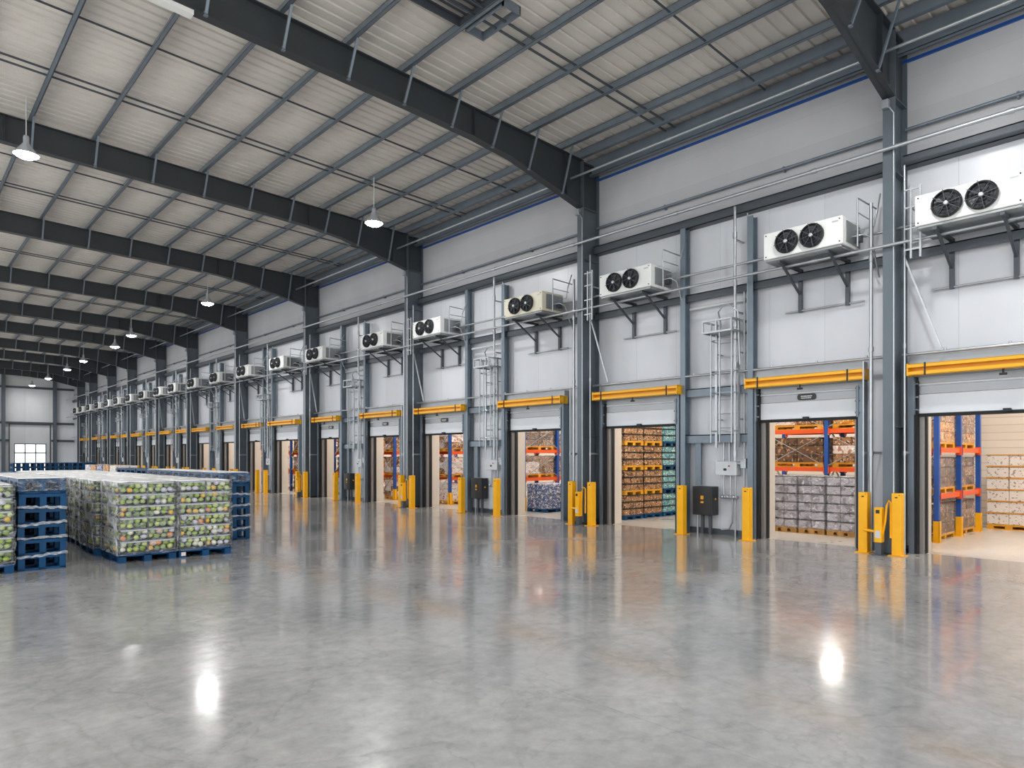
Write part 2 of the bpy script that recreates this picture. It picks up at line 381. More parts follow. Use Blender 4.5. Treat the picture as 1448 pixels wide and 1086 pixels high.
# deck
dk = MB(); ys = []
y = -6.
while y < END+.2:
    ys += [(y, 0), (y+.17, 0), (y+.185, .035), (y+.235, .035)]; y += .25
ys.append((y, 0))
XD = [13.75, -2.0, -7.2]  # roof stops short, leaving an added open side for daylight
def deckz(x): return 9.26 + .03*(13.4-max(x, -2)) - (.03*(-2-x) if x < -2 else 0)
vs = [(x, yy, deckz(x)+dz) for x in XD for yy, dz in ys]; n = len(ys)
dk.add(vs, [(r*n+i, r*n+i+1, (r+1)*n+i+1, (r+1)*n+i) for r in range(2) for i in range(n-1)])
dk.add([(v[0], v[1], v[2]+.12) for v in vs], [(r*n+i, (r+1)*n+i, (r+1)*n+i+1, r*n+i+1) for r in range(2) for i in range(n-1)])
struct(dk.build('ceiling', M['deck']), 'ribbed beige metal roof sheeting over the hall', 'ceiling')
# cold store shell
struct(MB().box(20.5, 20.8, -2, END, 0, 4.9).build('wall_cold_back', M['coldwall']), 'ribbed beige back wall of the cold stores', 'wall')
struct(MB().box(W+.3, 20.8, -2, END, 4.7, 4.9).build('ceiling_cold_store', M['coldceil']), 'low pale ceiling over the cold stores', 'ceiling')
struct(MB().box(W+.3, 20.5, -2.2, -2, 0, 4.9).build('wall_cold_near', M['coldwall']))
struct(MB().box(W+.3, 20.5, END, END+.25, 0, 4.9).build('wall_cold_far', M['coldwall']))

# window / glazed door in the far wall
wd = MB(); yb = END+.02
wd.box(ex0, ex0+.08, yb, yb+.1, 0, ez).box(ex1-.08, ex1, yb, yb+.1, 0, ez).box(ex0, ex1, yb, yb+.1, ez-.08, ez).box(ex0, ex1, yb, yb+.1, 1.95, 2.05)
for f in (1/3, 2/3): x = ex0+(ex1-ex0)*f; wd.box(x-.04, x+.04, yb, yb+.1, 0, ez)
w1 = struct(wd.build('window_1', M['post']), 'bright glazed door with six panes in the far end wall', 'window')
gm = bpy.data.materials.new('pane_glass'); gm.use_nodes = True; nt = gm.node_tree; nt.nodes.clear()
o_ = nt.nodes.new('ShaderNodeOutputMaterial'); g1 = nt.nodes.new('ShaderNodeBsdfTransparent'); g2 = nt.nodes.new('ShaderNodeBsdfGlossy'); g2.inputs['Roughness'].default_value = .02
mxs = nt.nodes.new('ShaderNodeMixShader'); mxs.inputs[0].default_value = .08
nt.links.new(g1.outputs[0], mxs.inputs[1]); nt.links.new(g2.outputs[0], mxs.inputs[2]); nt.links.new(mxs.outputs[0], o_.inputs[0])
MB().box(ex0+.05, ex1-.05, yb+.04, yb+.05, 0, ez-.04).build('glass_pane', gm, w1)
# shutter panel frame round it, end wall posts and girts
struct(MB().box(8.3, 8.38, END-.06, END, 0, 4.62).box(11.4, 11.48, END-.06, END, 0, 4.62).box(8.3, 11.48, END-.06, END, 4.56, 4.66).build('trim_1', M['girt']), 'dark frame round the tall shutter panel in the far wall', 'trim')
for i, x in enumerate((11.77, 7.9, 4.0)):
    top = 9.0+.03*(13.4-x)
    p = MB().box(x-.13, x+.13, END-.36, END-.34, 0, top).box(x-.13, x+.13, END-.02, END, 0, top).box(x-.01, x+.01, END-.34, END-.02, 0, top)
    tag(p.build('wall_post', M['steel']), 'tall grey wind post on the far end wall, %s from the dock wall' % ORD[i+1], 'post', 'wind posts of the far wall')
for z, (xa, xb), lab in ((7.95, (4.1, 13.3), 'high'), (4.72, (4.1, 13.3), 'at mid height'), (3.12, (11.5, 13.3), 'low right of the glazed door'), (3.12, (4.1, 8.3), 'low left of the glazed door')):
    g = MB().box(xa, xb, END-.2, END-.18, z-.1, z+.1).box(xa, xb, END-.2, END, z+.08, z+.1)
    tag(g.build('wall_girt', M['girt']), 'dark horizontal girt %s on the far end wall' % lab, 'girt', 'girts of the far wall')

# ------------------------------------------------------------------ portal frames
def raftop(x): return 9.04 + .03*(13.4-max(x, -2)) - (.03*(-2-x) if x < -2 else 0)
PURX = [12.05, 10.92, 9.82, 8.7, 7.52, 6.3, 5.05, 3.77, 2.5, 1.25, 0., -1.2]
BOT = [(12.78, 7.88), (11.6, 8.16), (10.4, 8.42), (9.3, 8.53), (7.8, 8.6), (2, 8.76), (-2, 8.86), (-7.1, 8.7)]
def bot(x):
    for (xa, za), (xb, zb) in zip(BOT, BOT[1:]):
        if xb <= x <= xa: return za+(zb-za)*(x-xa)/(xb-xa)
    return 7.9
def col_mesh():
    c = MB()
    c.box(12.78, 12.80, -.1, .1, 0, 7.9)                       # hall flange
    c.box(13.37, 13.39, -.1, .1, 0, 9.04)                      # wall flange
    c.box(12.80, 13.37, -.006, .006, 0, 9.0)                   # web
    for z in (2.2, 6.6, 7.88): c.box(12.80, 13.37, -.095, .095, z, z+.015)
    c.box(12.78, 12.80, -.1, .1, 7.9, 9.04)
    return c.mesh('steel_column', M['steel'])
def rafter_mesh():
    r = MB()
    xs = [12.80, 11.6, 10.4, 9.3, 7.8, 2, -2, -7.1]
    for xa, xb in zip(xs, xs[1:]):
        za, zb, ta, tb = bot(min(xa, 12.78)), bot(xb), raftop(xa), raftop(xb)
        for h, y0, y1, q in (((za, ta, zb, tb), -.006, .006, 0), ((za, za+.018, zb, zb+.018), -.1, .1, 0), ((ta-.018, ta, tb-.018, tb), -.1, .1, 0)):
            r.prism([(xa, h[0]), (xa, h[1]), (xb, h[3]), (xb, h[2])], 'y', y0, y1)
    for x in (12.2, 9.3, 2.0): r.box(x-.006, x+.006, -.095, .095, bot(x), raftop(x)-.01)
    return r.mesh('rafter', M['rafter'])
knee = MB().box(12.80, 13.37, -.02, .02, 7.9, 9.0).box(12.79, 13.38, -.1, .1, 8.98, 9.02)
base = MB().box(12.70, 13.39, -.15, .15, 0, .025)
for bx in (12.74, 13.3):
    for by in (-.12, .12): base.lathe([(.018, .02), (.018, .07)], 6, Matrix.Translation((bx, by, 0)), True)
cm, rm, km, bm_ = col_mesh(), rafter_mesh(), knee.mesh('knee_plate', M['rafter']), base.mesh('base_plate', M['dark'])
brace = {}
for x in PURX[:-1]:
    brace[x] = MB().bar((x, -.42, raftop(x)+.04), (x, -.09, bot(x)+.03), .045, .03).box(x-.03, x+.03, -.1, -.05, bot(x)-.02, bot(x)+.05).mesh('flange_brace', M['post'])
for i, cy in enumerate(CY):
    f = empty('portal_frame', (0, cy, 0))
    tag(f, 'dark steel portal frame with haunched rafter, %s column from the right edge' % ORD[i+1], 'portal frame', 'portal frames of the hall')
    put('steel_column', cm, f); put('rafter', rm, f); put('knee_plate', km, f); put('base_plate', bm_, f)
    for x in PURX[:-1]: put('flange_brace', brace[x], f)

# purlins
for i, x in enumerate(PURX):
    z = raftop(x)
    p = MB().box(x-.005, x+.005, -5, END, z, z+.2).box(x-.075, x+.005, -5, END, z, z+.008).box(x-.005, x+.075, -5, END, z+.192, z+.2).box(x-.075, x-.07, -5, END, z, z+.025)
    tag(p.build('roof_purlin', M['purlin']), 'long grey roof purlin running down the hall, %s out from the eaves beam' % ORD[i+1], 'purlin', 'purlins under the roof sheets')
x = 13.2
tag(MB().box(x-.006, x+.006, -2, END, 8.74, 9.2).box(x-.1, x+.006, -2, END, 8.74, 8.752).box(x-.1, x-.094, -2, END, 8.74, 8.8).build('eaves_beam', M['purlin']), 'grey eaves beam where roof and dock wall meet', 'beam')
tag(MB().box(W-.04, W, -2, END, 8.69, 8.74).build('eaves_flashing', M['bluesteel']), 'thin blue flashing strip along the top of the dock wall', 'flashing')
tag(MB().box(12.65, 12.75, -5, END, raftop(12.7), raftop(12.7)+.2).build('roof_purlin', M['purlin']), 'grey roof purlin squeezed close beside the eaves beam', 'purlin', 'purlins under the roof sheets')
# bridging lines between purlins
nb = 0
for bi, (a, b) in enumerate([(-3.2, 4.25)] + BAYS):
    for fr in (.34, .64, .675):
        yy = a+(b-a)*fr
        m_ = MB(); pts = [(13.0, yy), (-2.0, yy)]
        m_.bar((13.1, yy, raftop(13.1)+.05), (-2, yy, raftop(-2)+.05), .025 if fr < .5 else .035, .03)
        side = {.34: 'single thin', .64: 'nearer twin', .675: 'farther twin'}[fr]
        where = ('before the first portal frame' if bi == 0 else 'just beyond the %s portal frame' % ORD[bi])
        tag(m_.build('bridging_bar', M['girt']), '%s bridging bar across the purlins %s' % (side, where), 'bridging bar', 'bridging bars between purlins')

# roof hatch tray and louvre, trunking under the second rafter
rh = empty('roof_vent', (0, 0, 0)); tag(rh, 'dark louvred roof vent with a grey tray frame between two purlins', 'vent')
MB().box(7.56, 7.98, 8.44, 8.46, 9.2, 9.36).box(7.56, 7.98, 9.4, 9.42, 9.2, 9.36).box(7.96, 7.98, 8.44, 9.42, 9.2, 9.36).box(7.56, 7.6, 8.44, 9.42, 9.2, 9.36).build('tray_frame', M['purlin'], rh)
lv_ = MB()
for k in range(9): lv_.add([(6.4, 8.2+k*.14, 9.34), (7.46, 8.2+k*.14, 9.34), (7.46, 8.31+k*.14, 9.38), (6.4, 8.31+k*.14, 9.38)], [(0, 1, 2, 3)])
lv_.box(6.38, 6.4, 8.18, 9.44, 9.26, 9.4).box(7.46, 7.48, 8.18, 9.44, 9.26, 9.4).box(6.38, 7.48, 8.16, 8.18, 9.26, 9.4).box(6.38, 7.48, 9.44, 9.46, 9.26, 9.4)
lv_.build('louvre', M['girt'], rh)
tk = MB()
for xa, xb in ((3.59, 2), (2, -1.9)): tk.prism([(xa, bot(xa)-.075), (xa, bot(xa)-.004), (xb, bot(xb)-.004), (xb, bot(xb)-.075)], 'y', 11.27, 11.43)
tag(tk.build('cable_trunking', M['white']), 'white cable trunking fixed under the second portal frame rafter', 'trunking')
# ------------------------------------------------------------------ girts and long pipes on the wall
def seglist(i):
    a, b = BAYS[i]; return a+.1, b-.1
allb = [(-1.5, 4.25)] + BAYS
for bi, (a, b) in enumerate(allb):
    wh = 'right of the first column' if bi == 0 else 'left of the %s column' % ORD[bi]
    g = MB().box(13.18, 13.2, a+.1, b-.1, 6.78, 6.98).box(13.18, W, a+.1, b-.1, 6.96, 6.98).box(13.18, W, a+.1, b-.1, 6.78, 6.79)
    tag(g.build('wall_girt', M['girt']), 'deep dark girt high on the dock wall, in the bay %s' % wh, 'girt', 'high girts of the dock wall')
    g = MB().box(13.22, 13.24, a+.1, b-.1, 5.14, 5.3).box(13.22, W, a+.1, b-.1, 5.28, 5.3)
    tag(g.build('wall_girt', M['girt']), 'dark girt just under the cooling units, in the bay %s' % wh, 'girt', 'middle girts of the dock wall')
    g = MB().tube([(13.3, a+.1, 7.47), (13.3, b-.1, 7.47)], .03)
    for yy in (a+(b-a)*.3, a+(b-a)*.7): g.box(13.29, 13.395, yy-.015, yy+.015, 7.42, 7.52)
    tag(g.build('conduit', M['post']), 'thin conduit above the high girt, in the bay %s' % wh, 'conduit', 'upper conduits of the dock wall')
    g = MB().tube([(13.15, a+.1, 3.47), (13.15, b-.1, 3.47)], .028)
    k = a+.5
    while k < b-.3: g.tube([(13.15, k, 3.47), (13.15, k, 3.53)], .022, 6); k += .9
    tag(g.build('conduit', M['galv']), 'conduit run just above the yellow door guards, in the bay %s' % wh, 'conduit', 'lower conduits of the dock wall')
def longpipe(x, z, r, label, m='galv', name='pipe', ya=-1.5, yb=END-.1, coup=3.0):
    p = MB().tube([(x, ya, z), (x, yb, z)], r, 10); k = ya+1
    while k < yb: p.tube([(x, k-.05, z), (x, k+.05, z)], r*1.35, 10); k += coup
    return tag(p.build(name, M[m]), label, 'pipe')
longpipe(12.68, 6.98, .034, 'long bright steel pipe passing in front of all the columns')
longpipe(12.42, 8.52, .026, 'long thin pipe under the eaves passing through the rafter haunches')
longpipe(12.72, 5.33, .028, 'long pipe just below the cooling units')
longpipe(13.05, 5.68, .026, 'long pipe running behind the cooling units', 'galv')

# ------------------------------------------------------------------ doors
def dims(a, b): return b-a
def door(i, a, b):
    n = i+1
    d = empty('door_%d' % n, (0, 0, 0))
    struct(d, 'overhead dock door with its leaf raised halfway, %s from the right edge' % ORD[n], 'door')
    w = b-a
    lf = MB().bbox(13.28, 13.33, a+.02, b-.02, 2.44, 2.775, .006).bbox(13.265, 13.33, a+.02, b-.02, 2.925, 2.965, .012).m(1).bbox(13.29, 13.33, a+.02, b-.02, 2.78, 2.925, .004).bbox(13.285, 13.33, a+.02, b-.02, 2.965, 3.08, .004)
    leaf = lf.build('door_leaf', [M['leaf'], M['band']], d)
    MB().box(13.27, 13.35, a+.02, b-.02, 2.385, 2.44).build('bottom_seal', M['rubber'], leaf)
    MB().box(13.2, 13.4, a-.1, b+.1, 3.08, 3.3).box(13.2, 13.4, a-.1, b+.1, 3.3, 3.44).build('header', M['header'], d)
    for s, e_ in ((1, b), (-1, a)):
        y = lambda q: e_+s*q
        def bx(mb, xa, xb, q0, q1, z0, z1): mb.box(xa, xb, min(y(q0), y(q1)), max(y(q0), y(q1)), z0, z1)
        p = MB(); bx(p, 13.16, 13.4, .02, .1, 0, 3.1); p.build('track', M['post'], d)
        p = MB(); bx(p, 13.2, 13.4, -.03, .02, 0, 3.0); p.build('jamb_seal', M['rubber'], d)
        p = MB(); bx(p, 13.3, 13.46, -.09, -.03, 0, 2.98); p.build('jamb_strip', M['jamb'], d)
        p = MB(); bx(p, 13.4, 13.5, -.11, -.03, 0, 2.97); p.build('jamb_seal', M['rubber'], d)
        p = MB(); bx(p, 13.5, 13.84, -.06, .04, 0, 3.0); p.build('jamb_lining', M['reveal'], d)
        if i < 10:
            q = MB(); bx(q, 13.14, 13.2, .0, .03, 2.42, 3.0)
            for z in (2.5, 2.72, 2.95): q.tube([(13.16, y(.0)-.05, z), (13.16, y(.0)+.03, z)], .018, 6)
            q.build('roller_bracket', M['post'], d)
    if i < 9:
        m_ = (a+b)/2 + (-.0)
        # maker's plate and handle
        if i in (1, 5, 6, 4):
            pl = MB().prism([(m_-.17+.04*(1-cos(t_))*0, 0) for t_ in ()] or rrect(m_, 2.86, .18, .06, .045), 'x', 13.262, 13.29)
            pp = pl.build('maker_plate', M['black'], d)
            k = MB()
            for row, zz in ((0, 2.875), (1, 2.852), (2, 2.832)):
                q = m_-.11+.01*row
                while q < m_+.1:
                    l = random.uniform(.012, .035); k.box(13.259, 13.263, q, q+l, zz-.004-.003*(row == 0), zz+.005+.004*(row == 0)); q += l+.008
            k.build('plate_marks', M['white'], pp)
        MB().box(13.2, 13.28, m_-.05, m_+.05, 2.42, 2.47).build('lift_handle', M['dark'], d)
    return d
def rrect(cx, cz, hw, hh, r, n=5):
    out = []
    for (sx, sz, t0) in ((1, 1, 0), (-1, 1, PI/2), (-1, -1, PI), (1, -1, 1.5*PI)):
        for k in range(n): t = t0+PI/2*k/(n-1); out.append((cx+sx*(hw-r)+r*cos(t), cz+sz*(hh-r)+r*sin(t)))
    return out
for i, (a, b) in enumerate(OPEN): door(i, a, b)

# yellow guard over every door
for i, (a, b) in enumerate(OPEN):
    g = empty('door_guard', (0, 0, 0))
    tag(g, 'yellow steel guard channel above the %s dock door from the right edge' % ORD[i+1], 'door guard', 'yellow guards above the dock doors')
    a0, b0 = a-.2, b+.14
    if i == 0: b0 = 4.02
    # C-section, open to the hall
    MB().box(13.08, 13.1, a0, b0, 3.1, 3.27).box(12.93, 13.1, a0, b0, 3.265, 3.275).box(12.93, 13.1, a0, b0, 3.085, 3.095).box(12.93, 12.945, a0, b0, 3.215, 3.27).box(12.93, 12.945, a0, b0, 3.09, 3.145).build('channel', M['yellow'], g)
    for yy in (a0, b0-.02): MB().box(12.92, 13.22, yy, yy+.02, 3.075, 3.285).build('end_bracket', M['yellow'], g)
    if i < 9:
        for yy in (a0+.28, b0-.28): MB().box(12.915, 12.93, yy-.012, yy+.012, 3.07, 3.29).build('clamp', M['dark'], g)
        MB().tube([(12.98, (a+b)/2, 3.08), (12.98, (a+b)/2, 2.99)], .016, 6).tube([(12.98, (a+b)/2-.05, 3.0), (12.98, (a+b)/2+.05, 3.0)], .02, 6).build('photo_eye', M['dark'], g)

# ------------------------------------------------------------------ cooling units
def make_unit(flip=1, body='white'):
    """origin at centre of casing bottom on the wall side; fans face the hall (-X)"""
    u = empty('cooling_unit')
    X0, X1 = -1.02, -.22
    cs = MB().bbox(X0, X1, -.73, .73, 0, .5, .012)
    c = cs.build('casing', M[body], u)
    sc_ = MB()
    for yy in (-.68, .68):
        for z in (.05, .45): sc_.lathe([(.012, 0), (.012, .012)], 8, Matrix.Translation((X0-.01, yy, z)) @ Matrix.Rotation(PI/2, 4, 'Y'), True)
    sc_.build('screws', M['dark'], c)
    MB().box(X0+.15, X1-.03, -.742, -.73, .06, .44).build('side_panel', M['tray'], c)
    MB().box(X0-.002, X0, -.66, -.55, .4, .43).build('rating_label', M['red'] if 0 else M['traylip'], c)
    MB().bbox(X0+.02, X1+.02, -.7, .7, -.05, 0, .01).build('drip_tray', M['tray'], u)
    for k, fy in enumerate((.27, -.2)):
        R_ = Matrix.Translation((X0, fy, .255)) @ Matrix.Rotation(-PI/2, 4, 'Y')
        sh = MB().lathe([(.185, -.0), (.215, 0), (.218, .05), (.205, .075), (.2, .075), (.196, .004)], 28, R_)
        sh.lathe([(.196, .004), (.001, .002)], 28, R_)
        s_ = sh.build('fan_shroud', M['dark'], u)
        bl = MB()
        for q in range(6):
            t = q*PI/3; bl.add([R_ @ Vector((r_*cos(t+o_), r_*sin(t+o_), h)) for r_, o_, h in ((.05, -.25, .02), (.18, -.3, .02), (.18, .28, .05), (.05, .3, .05))], [(0, 1, 2, 3)])
        bl.build('fan_blades', M['black'], s_)
        gd = MB()
        for q in range(4):
            t = q*PI/4+.2; gd.tube([R_ @ Vector((.225*cos(t), .225*sin(t), .078)), R_ @ Vector((-.225*cos(t), -.225*sin(t), .078))], .006, 5)
        for rr in (.09, .14, .19):
            gd.tube([R_ @ Vector((rr*cos(2*PI*z/20), rr*sin(2*PI*z/20), .078)) for z in range(21)], .0028, 4, False)
        gd.build('fan_guard', M['girt'], s_)
        MB().lathe([(.035, .05), (.035, .085), (.02, .092), (.001, .092)], 12, R_).build('motor_hub', M['hub'], s_)
    for k, yy in enumerate((-.45, .45)):
        br = MB().box(-1.0, -.0, yy-.03, yy+.03, -.1, -.05).bar((-.85, yy, -.09), (-.08, yy, -.55), .045, .03).box(-.09, -.03, yy-.035, yy+.035, -.9, -.05)
        br.build('bracket', M['girt'], u)
    MB().tube([(-.07, -.75, -.87), (-.07, .75, -.87)], .018, 8).build('brace_rail', M['galv'], u)
    # pipework at the near end of the casing
    pp = MB()
    pp.tube([(-.6, -.73, .2), (-.6, -.95, .2), (-.45, -1.0, .15), (-.3, -1.02, -.2), (-.12, -1.02, -.5)], .016, 6)
    pp.tube([(-.45, -.73, .34), (-.45, -1.05, .34), (-.45, -1.1, .6), (-.3, -1.1, .95)], .014, 6)
    pp.tube([(-.8, -.9, .8), (-.8, -.9, -.05)], .014, 6).tube([(-.8, -.9, .8), (-.15, -.98, .75)], .014, 6).tube([(-.8, -.9, .55), (-.2, -.9, .55)], .01, 6)
    pp.build('coolant_pipe', M['galv'], u)
    MB().box(-.5, -.38, -.84, -.742, .12, .26).build('valve_box', M['girt'], u)
    return u
proto = make_unit(); proto2 = make_unit(1, 'cream')
KM = kidmap()
UY = [3.0, 5.6, 9.67, 13.03, 17.37, 20.58, 24.9, 28.35, 32.15]
for i in range(4, 10):
    a, b = BAYS[i]; UY += [a+.24*(b-a), a+.72*(b-a)]
for i, y in enumerate(UY):
    src = proto2 if i in (3,) else proto
    u = src if (i == 0 or i == 3) else dup(src, KM, (0, 0, 0))
    u.location = (W, y, 5.44)
    tag(u, '%s two-fan cooling unit bracketed high over the %s dock door from the right' % ('cream' if i == 3 else 'white', ORD[i+1]), 'cooling unit', 'cooling units along the dock wall')

# ------------------------------------------------------------------ utility zones between door pairs
def make_pipe_cage():
    l = empty('pipe_guard_cage')  # cage guarding the wall pipes, modelled in the form of a ladder
    h0, h1 = 0., 2.65
    for yy in (-.26, .26): MB().bar((-.25, yy, h0), (-.25, yy, h1+.05), .035, .05).build('side_rail', M['galv'], l)
    k = .12
    while k < h1: MB().tube([(-.25, -.26, k), (-.25, .26, k)], .011, 6).build('cross_rod', M['galv'], l); k += .3
    for z in (.35, 1.15, 1.6, 2.25):
        MB().tube([(-.25, -.26, z), (-.5, -.24, z), (-.56, 0, z), (-.5, .24, z), (-.25, .26, z)], .012, 6).build('cage_hoop', M['galv'], l)
    for x_, yy in ((-.5, -.24), (-.56, 0), (-.5, .24)): MB().bar((x_, yy, .1), (x_, yy, h1-.02), .022, .022).build('cage_bar', M['galv'], l)
    tp = MB()
    for z in (2.42, 2.66):
        for p, q in (((-.62, -.3), (-.62, .36)), ((-.62, .36), (-.0, .36)), ((-.62, -.3), (0, -.3))): tp.bar((p[0], p[1], z), (q[0], q[1], z), .04, .035)
    for x_, yy in ((-.62, -.3), (-.62, .36), (-.3, .36), (-.62, .05)): tp.bar((x_, yy, 2.42), (x_, yy, 2.66), .03, .03)
    tp.box(-.6, 0, -.28, .34, 2.43, 2.45)
    tp.build('top_platform', M['galv'], l)
    for z in (.6, 2.0):
        for yy in (-.26, .26): MB().bar((-.25, yy, z), (0, yy, z), .03, .03).build('wall_stay', M['galv'], l)
    return l
pcage = make_pipe_cage()
def make_box():
    """grey control enclosure with its conduits"""
    u = empty('control_box')
    c = MB().bbox(-.2, -.02, -.25, .25, 0, .3, .008).build('enclosure', M['grey'], u)
    MB().lathe([(.016, 0), (.016, .02), (.001, .024)], 10, Matrix.Translation((-.2, -.08, .2)) @ Matrix.Rotation(-PI/2, 4, 'Y')).build('stop_button', M['red'], c)
    MB().box(-.206, -.2, -.02, .05, .1, .15).build('switch', M['dark'], c)
    for k, yy in enumerate((-.14, -.03, .1)):
        MB().tube([(-.1, yy, .3), (-.1, yy, .85)], .024, 8).build('conduit', M['galv'], u)
    for k, yy in enumerate((-.17, -.06, .1)):
        MB().tube([(-.1, yy, 0), (-.1, yy, -.42)], .02, 8).build('conduit', M['galv'], u)
    j = MB().bbox(-.17, -.04, -.22, .16, -.5, -.42, .02)
    for yy in (-.16, -.03, .1): j.lathe([(.001, 0), (.035, 0), (.035, .03), (.001, .03)], 10, Matrix.Translation((-.17, yy, -.46)) @ Matrix.Rotation(-PI/2, 4, 'Y'))
    j.build('junction_box', M['galv'], u)
    MB().tube([(-.1, -.1, -.5), (-.1, -.1, -1.0), (-.1, -.02, -1.15), (-.12, .15, -1.17)], .018, 7).build('conduit', M['galv'], u)
    MB().tube([(-.1, -.17, -.5), (-.1, -.17, -1.29)], .02, 7).build('conduit', M['galv'], u)
    return u
cbx = make_box()
def make_cab():
    u = empty('switch_cabinet')
    c = MB().bbox(-.3, -.03, -.24, .24, .42, 1.04, .008).build('cabinet_body', M['black'], u)
    MB().box(-.306, -.3, -.215, .215, .45, 1.01).build('cabinet_door', M['black'], u)
    MB().box(-.31, -.306, -.04, .03, .76, .84).box(-.31, -.306, -.04, .03, .68, .72).build('warning_sticker', M['yellow2'], u)
    MB().box(-.18, -.13, -.246, -.24, .75, .79).build('warning_sticker', M['yellow'], u)
    for yy in (-.13, .06): MB().box(-.2, -.14, yy-.03, yy+.03, 0, .42).build('leg', M['girt'], u)
    MB().tube([(-.15, .2, .42), (-.15, .2, 0.0)], .02, 7).build('conduit', M['galv'], u)
    return u
cab = make_cab()
KM = kidmap()
for i, (a, b) in enumerate(UTIL):
    mid = 'between the %s and %s doors from right' % (ORD[2+2*i], ORD[3+2*i])
    span = b-a
    # flanking posts
    for k, (yy, top) in enumerate(((a+.12, 6.65), (b-.22, 6.78))):
        p = MB().box(13.12, 13.14, yy-.06, yy+.06, 0, top).box(13.3, 13.32, yy-.06, yy+.06, 0, top).box(13.14, 13.3, yy-.004, yy+.004, 0, top).box(13.12, 13.2, yy-.08, yy+.08, 0, .015)
        tag(p.build('wall_post', M['post']), 'blue-grey steel post, %s of the pair %s' % ('right' if k == 0 else 'left', mid), 'post', 'blue-grey posts on the dock wall')
        q = MB().tube([(13.2, yy+(.12 if k else -.12)*0+.1, 3.6), (13.2, yy+.1, top+.1)], .016, 7)
        tag(q.build('conduit', M['galv']), 'slim upright conduit beside the %s post %s' % ('right' if k == 0 else 'left', mid), 'conduit', 'upright conduits')
    for z in (2.08, 3.1):
        g = MB().box(13.2, 13.22, a+.12, b-.12, z-.09, z+.09).box(13.2, W, a+.12, b-.12, z+.07, z+.09)
        tag(g.build('wall_girt', M['post']), 'short %s rail %s' % ('lower' if z < 3 else 'upper', mid), 'girt', 'short rails between the doors')
    L_ = pcage if i == 0 else dup(pcage, KM, (0, 0, 0))
    L_.location = (W, a+.65, 1.88); tag(L_, 'galvanised pipe guard cage on the dock wall %s' % mid, 'ladder', 'pipe guard cages on the dock wall')
    if i == 2: L_.location = (W, a+.7, 1.88)
    B_ = cbx if i == 0 else dup(cbx, KM, (0, 0, 0))
    B_.location = (W, a+.72, 1.29); tag(B_, 'pale grey control box below the cage %s' % mid, 'control box', 'control boxes on the dock wall')
    # riser pipes beside the cage
    p = MB().tube([(13.05, a+.42, 1.6), (13.05, a+.42, 6.9), ], .03, 10)
    for z in (1.75, 3.6, 4.45, 5.3, 6.3): p.tube([(13.05, a+.42, z-.06), (13.05, a+.42, z+.06)], .045, 10)
    p.box(13.05, 13.4, a+.4, a+.44, 4.7, 4.73).box(13.05, 13.4, a+.4, a+.44, 6.2, 6.23)
    tag(p.build('riser_pipe', M['galv']), 'bright vertical riser pipe beside the cage %s' % mid, 'pipe', 'riser pipes')
    p = MB().tube([(13.25, a+.32, .9), (13.25, a+.32, 5.2)], .02, 8).box(13.2, 13.32, a+.26, a+.38, 1.45, 1.65).tube([(13.25, a+.32, 1.55), (13.25, a+.5, 1.55)], .03, 8)
    tag(p.build('riser_pipe', M['galv']), 'thin vertical riser pipe with small valve box %s' % mid, 'pipe', 'riser pipes')
    # bent feed pipes above the cage
    p = MB().tube([(13.1, a+.75, 4.4), (13.0, a+.78, 4.75), (13.0, a+.65, 4.88), (13.0, a+.52, 4.88), (13.05, a+.36, 4.7), (13.1, a+.34, 3.6)], .018, 7)
    tag(p.build('feed_pipe', M['galv']), 'bent feed pipes over the cage %s' % mid, 'pipe', 'bent feed pipes')
    p = MB().tube([(13.3, a+.3, 4.98), (13.3, b-.3, 4.98)], .035, 9)
    tag(p.build('duct_pipe', M['grey']), 'short pale pipe above the cage %s' % mid, 'pipe', 'short pale pipes')
    if i < 3:
        C_ = cab if i == 0 else dup(cab, KM, (0, 0, 0))
        C_.location = (W, b-.72, 0); tag(C_, 'black switch cabinet on legs at the wall %s' % mid, 'cabinet', 'black switch cabinets')
        p = MB().box(13.25, 13.27, b-.6, b-.46, 1.06, 2.0).box(13.27, W, b-.535, b-.525, 1.06, 2.0)
        tag(p.build('wall_post', M['post']), 'short stub post above the black cabinet %s' % mid, 'post', 'stub posts')

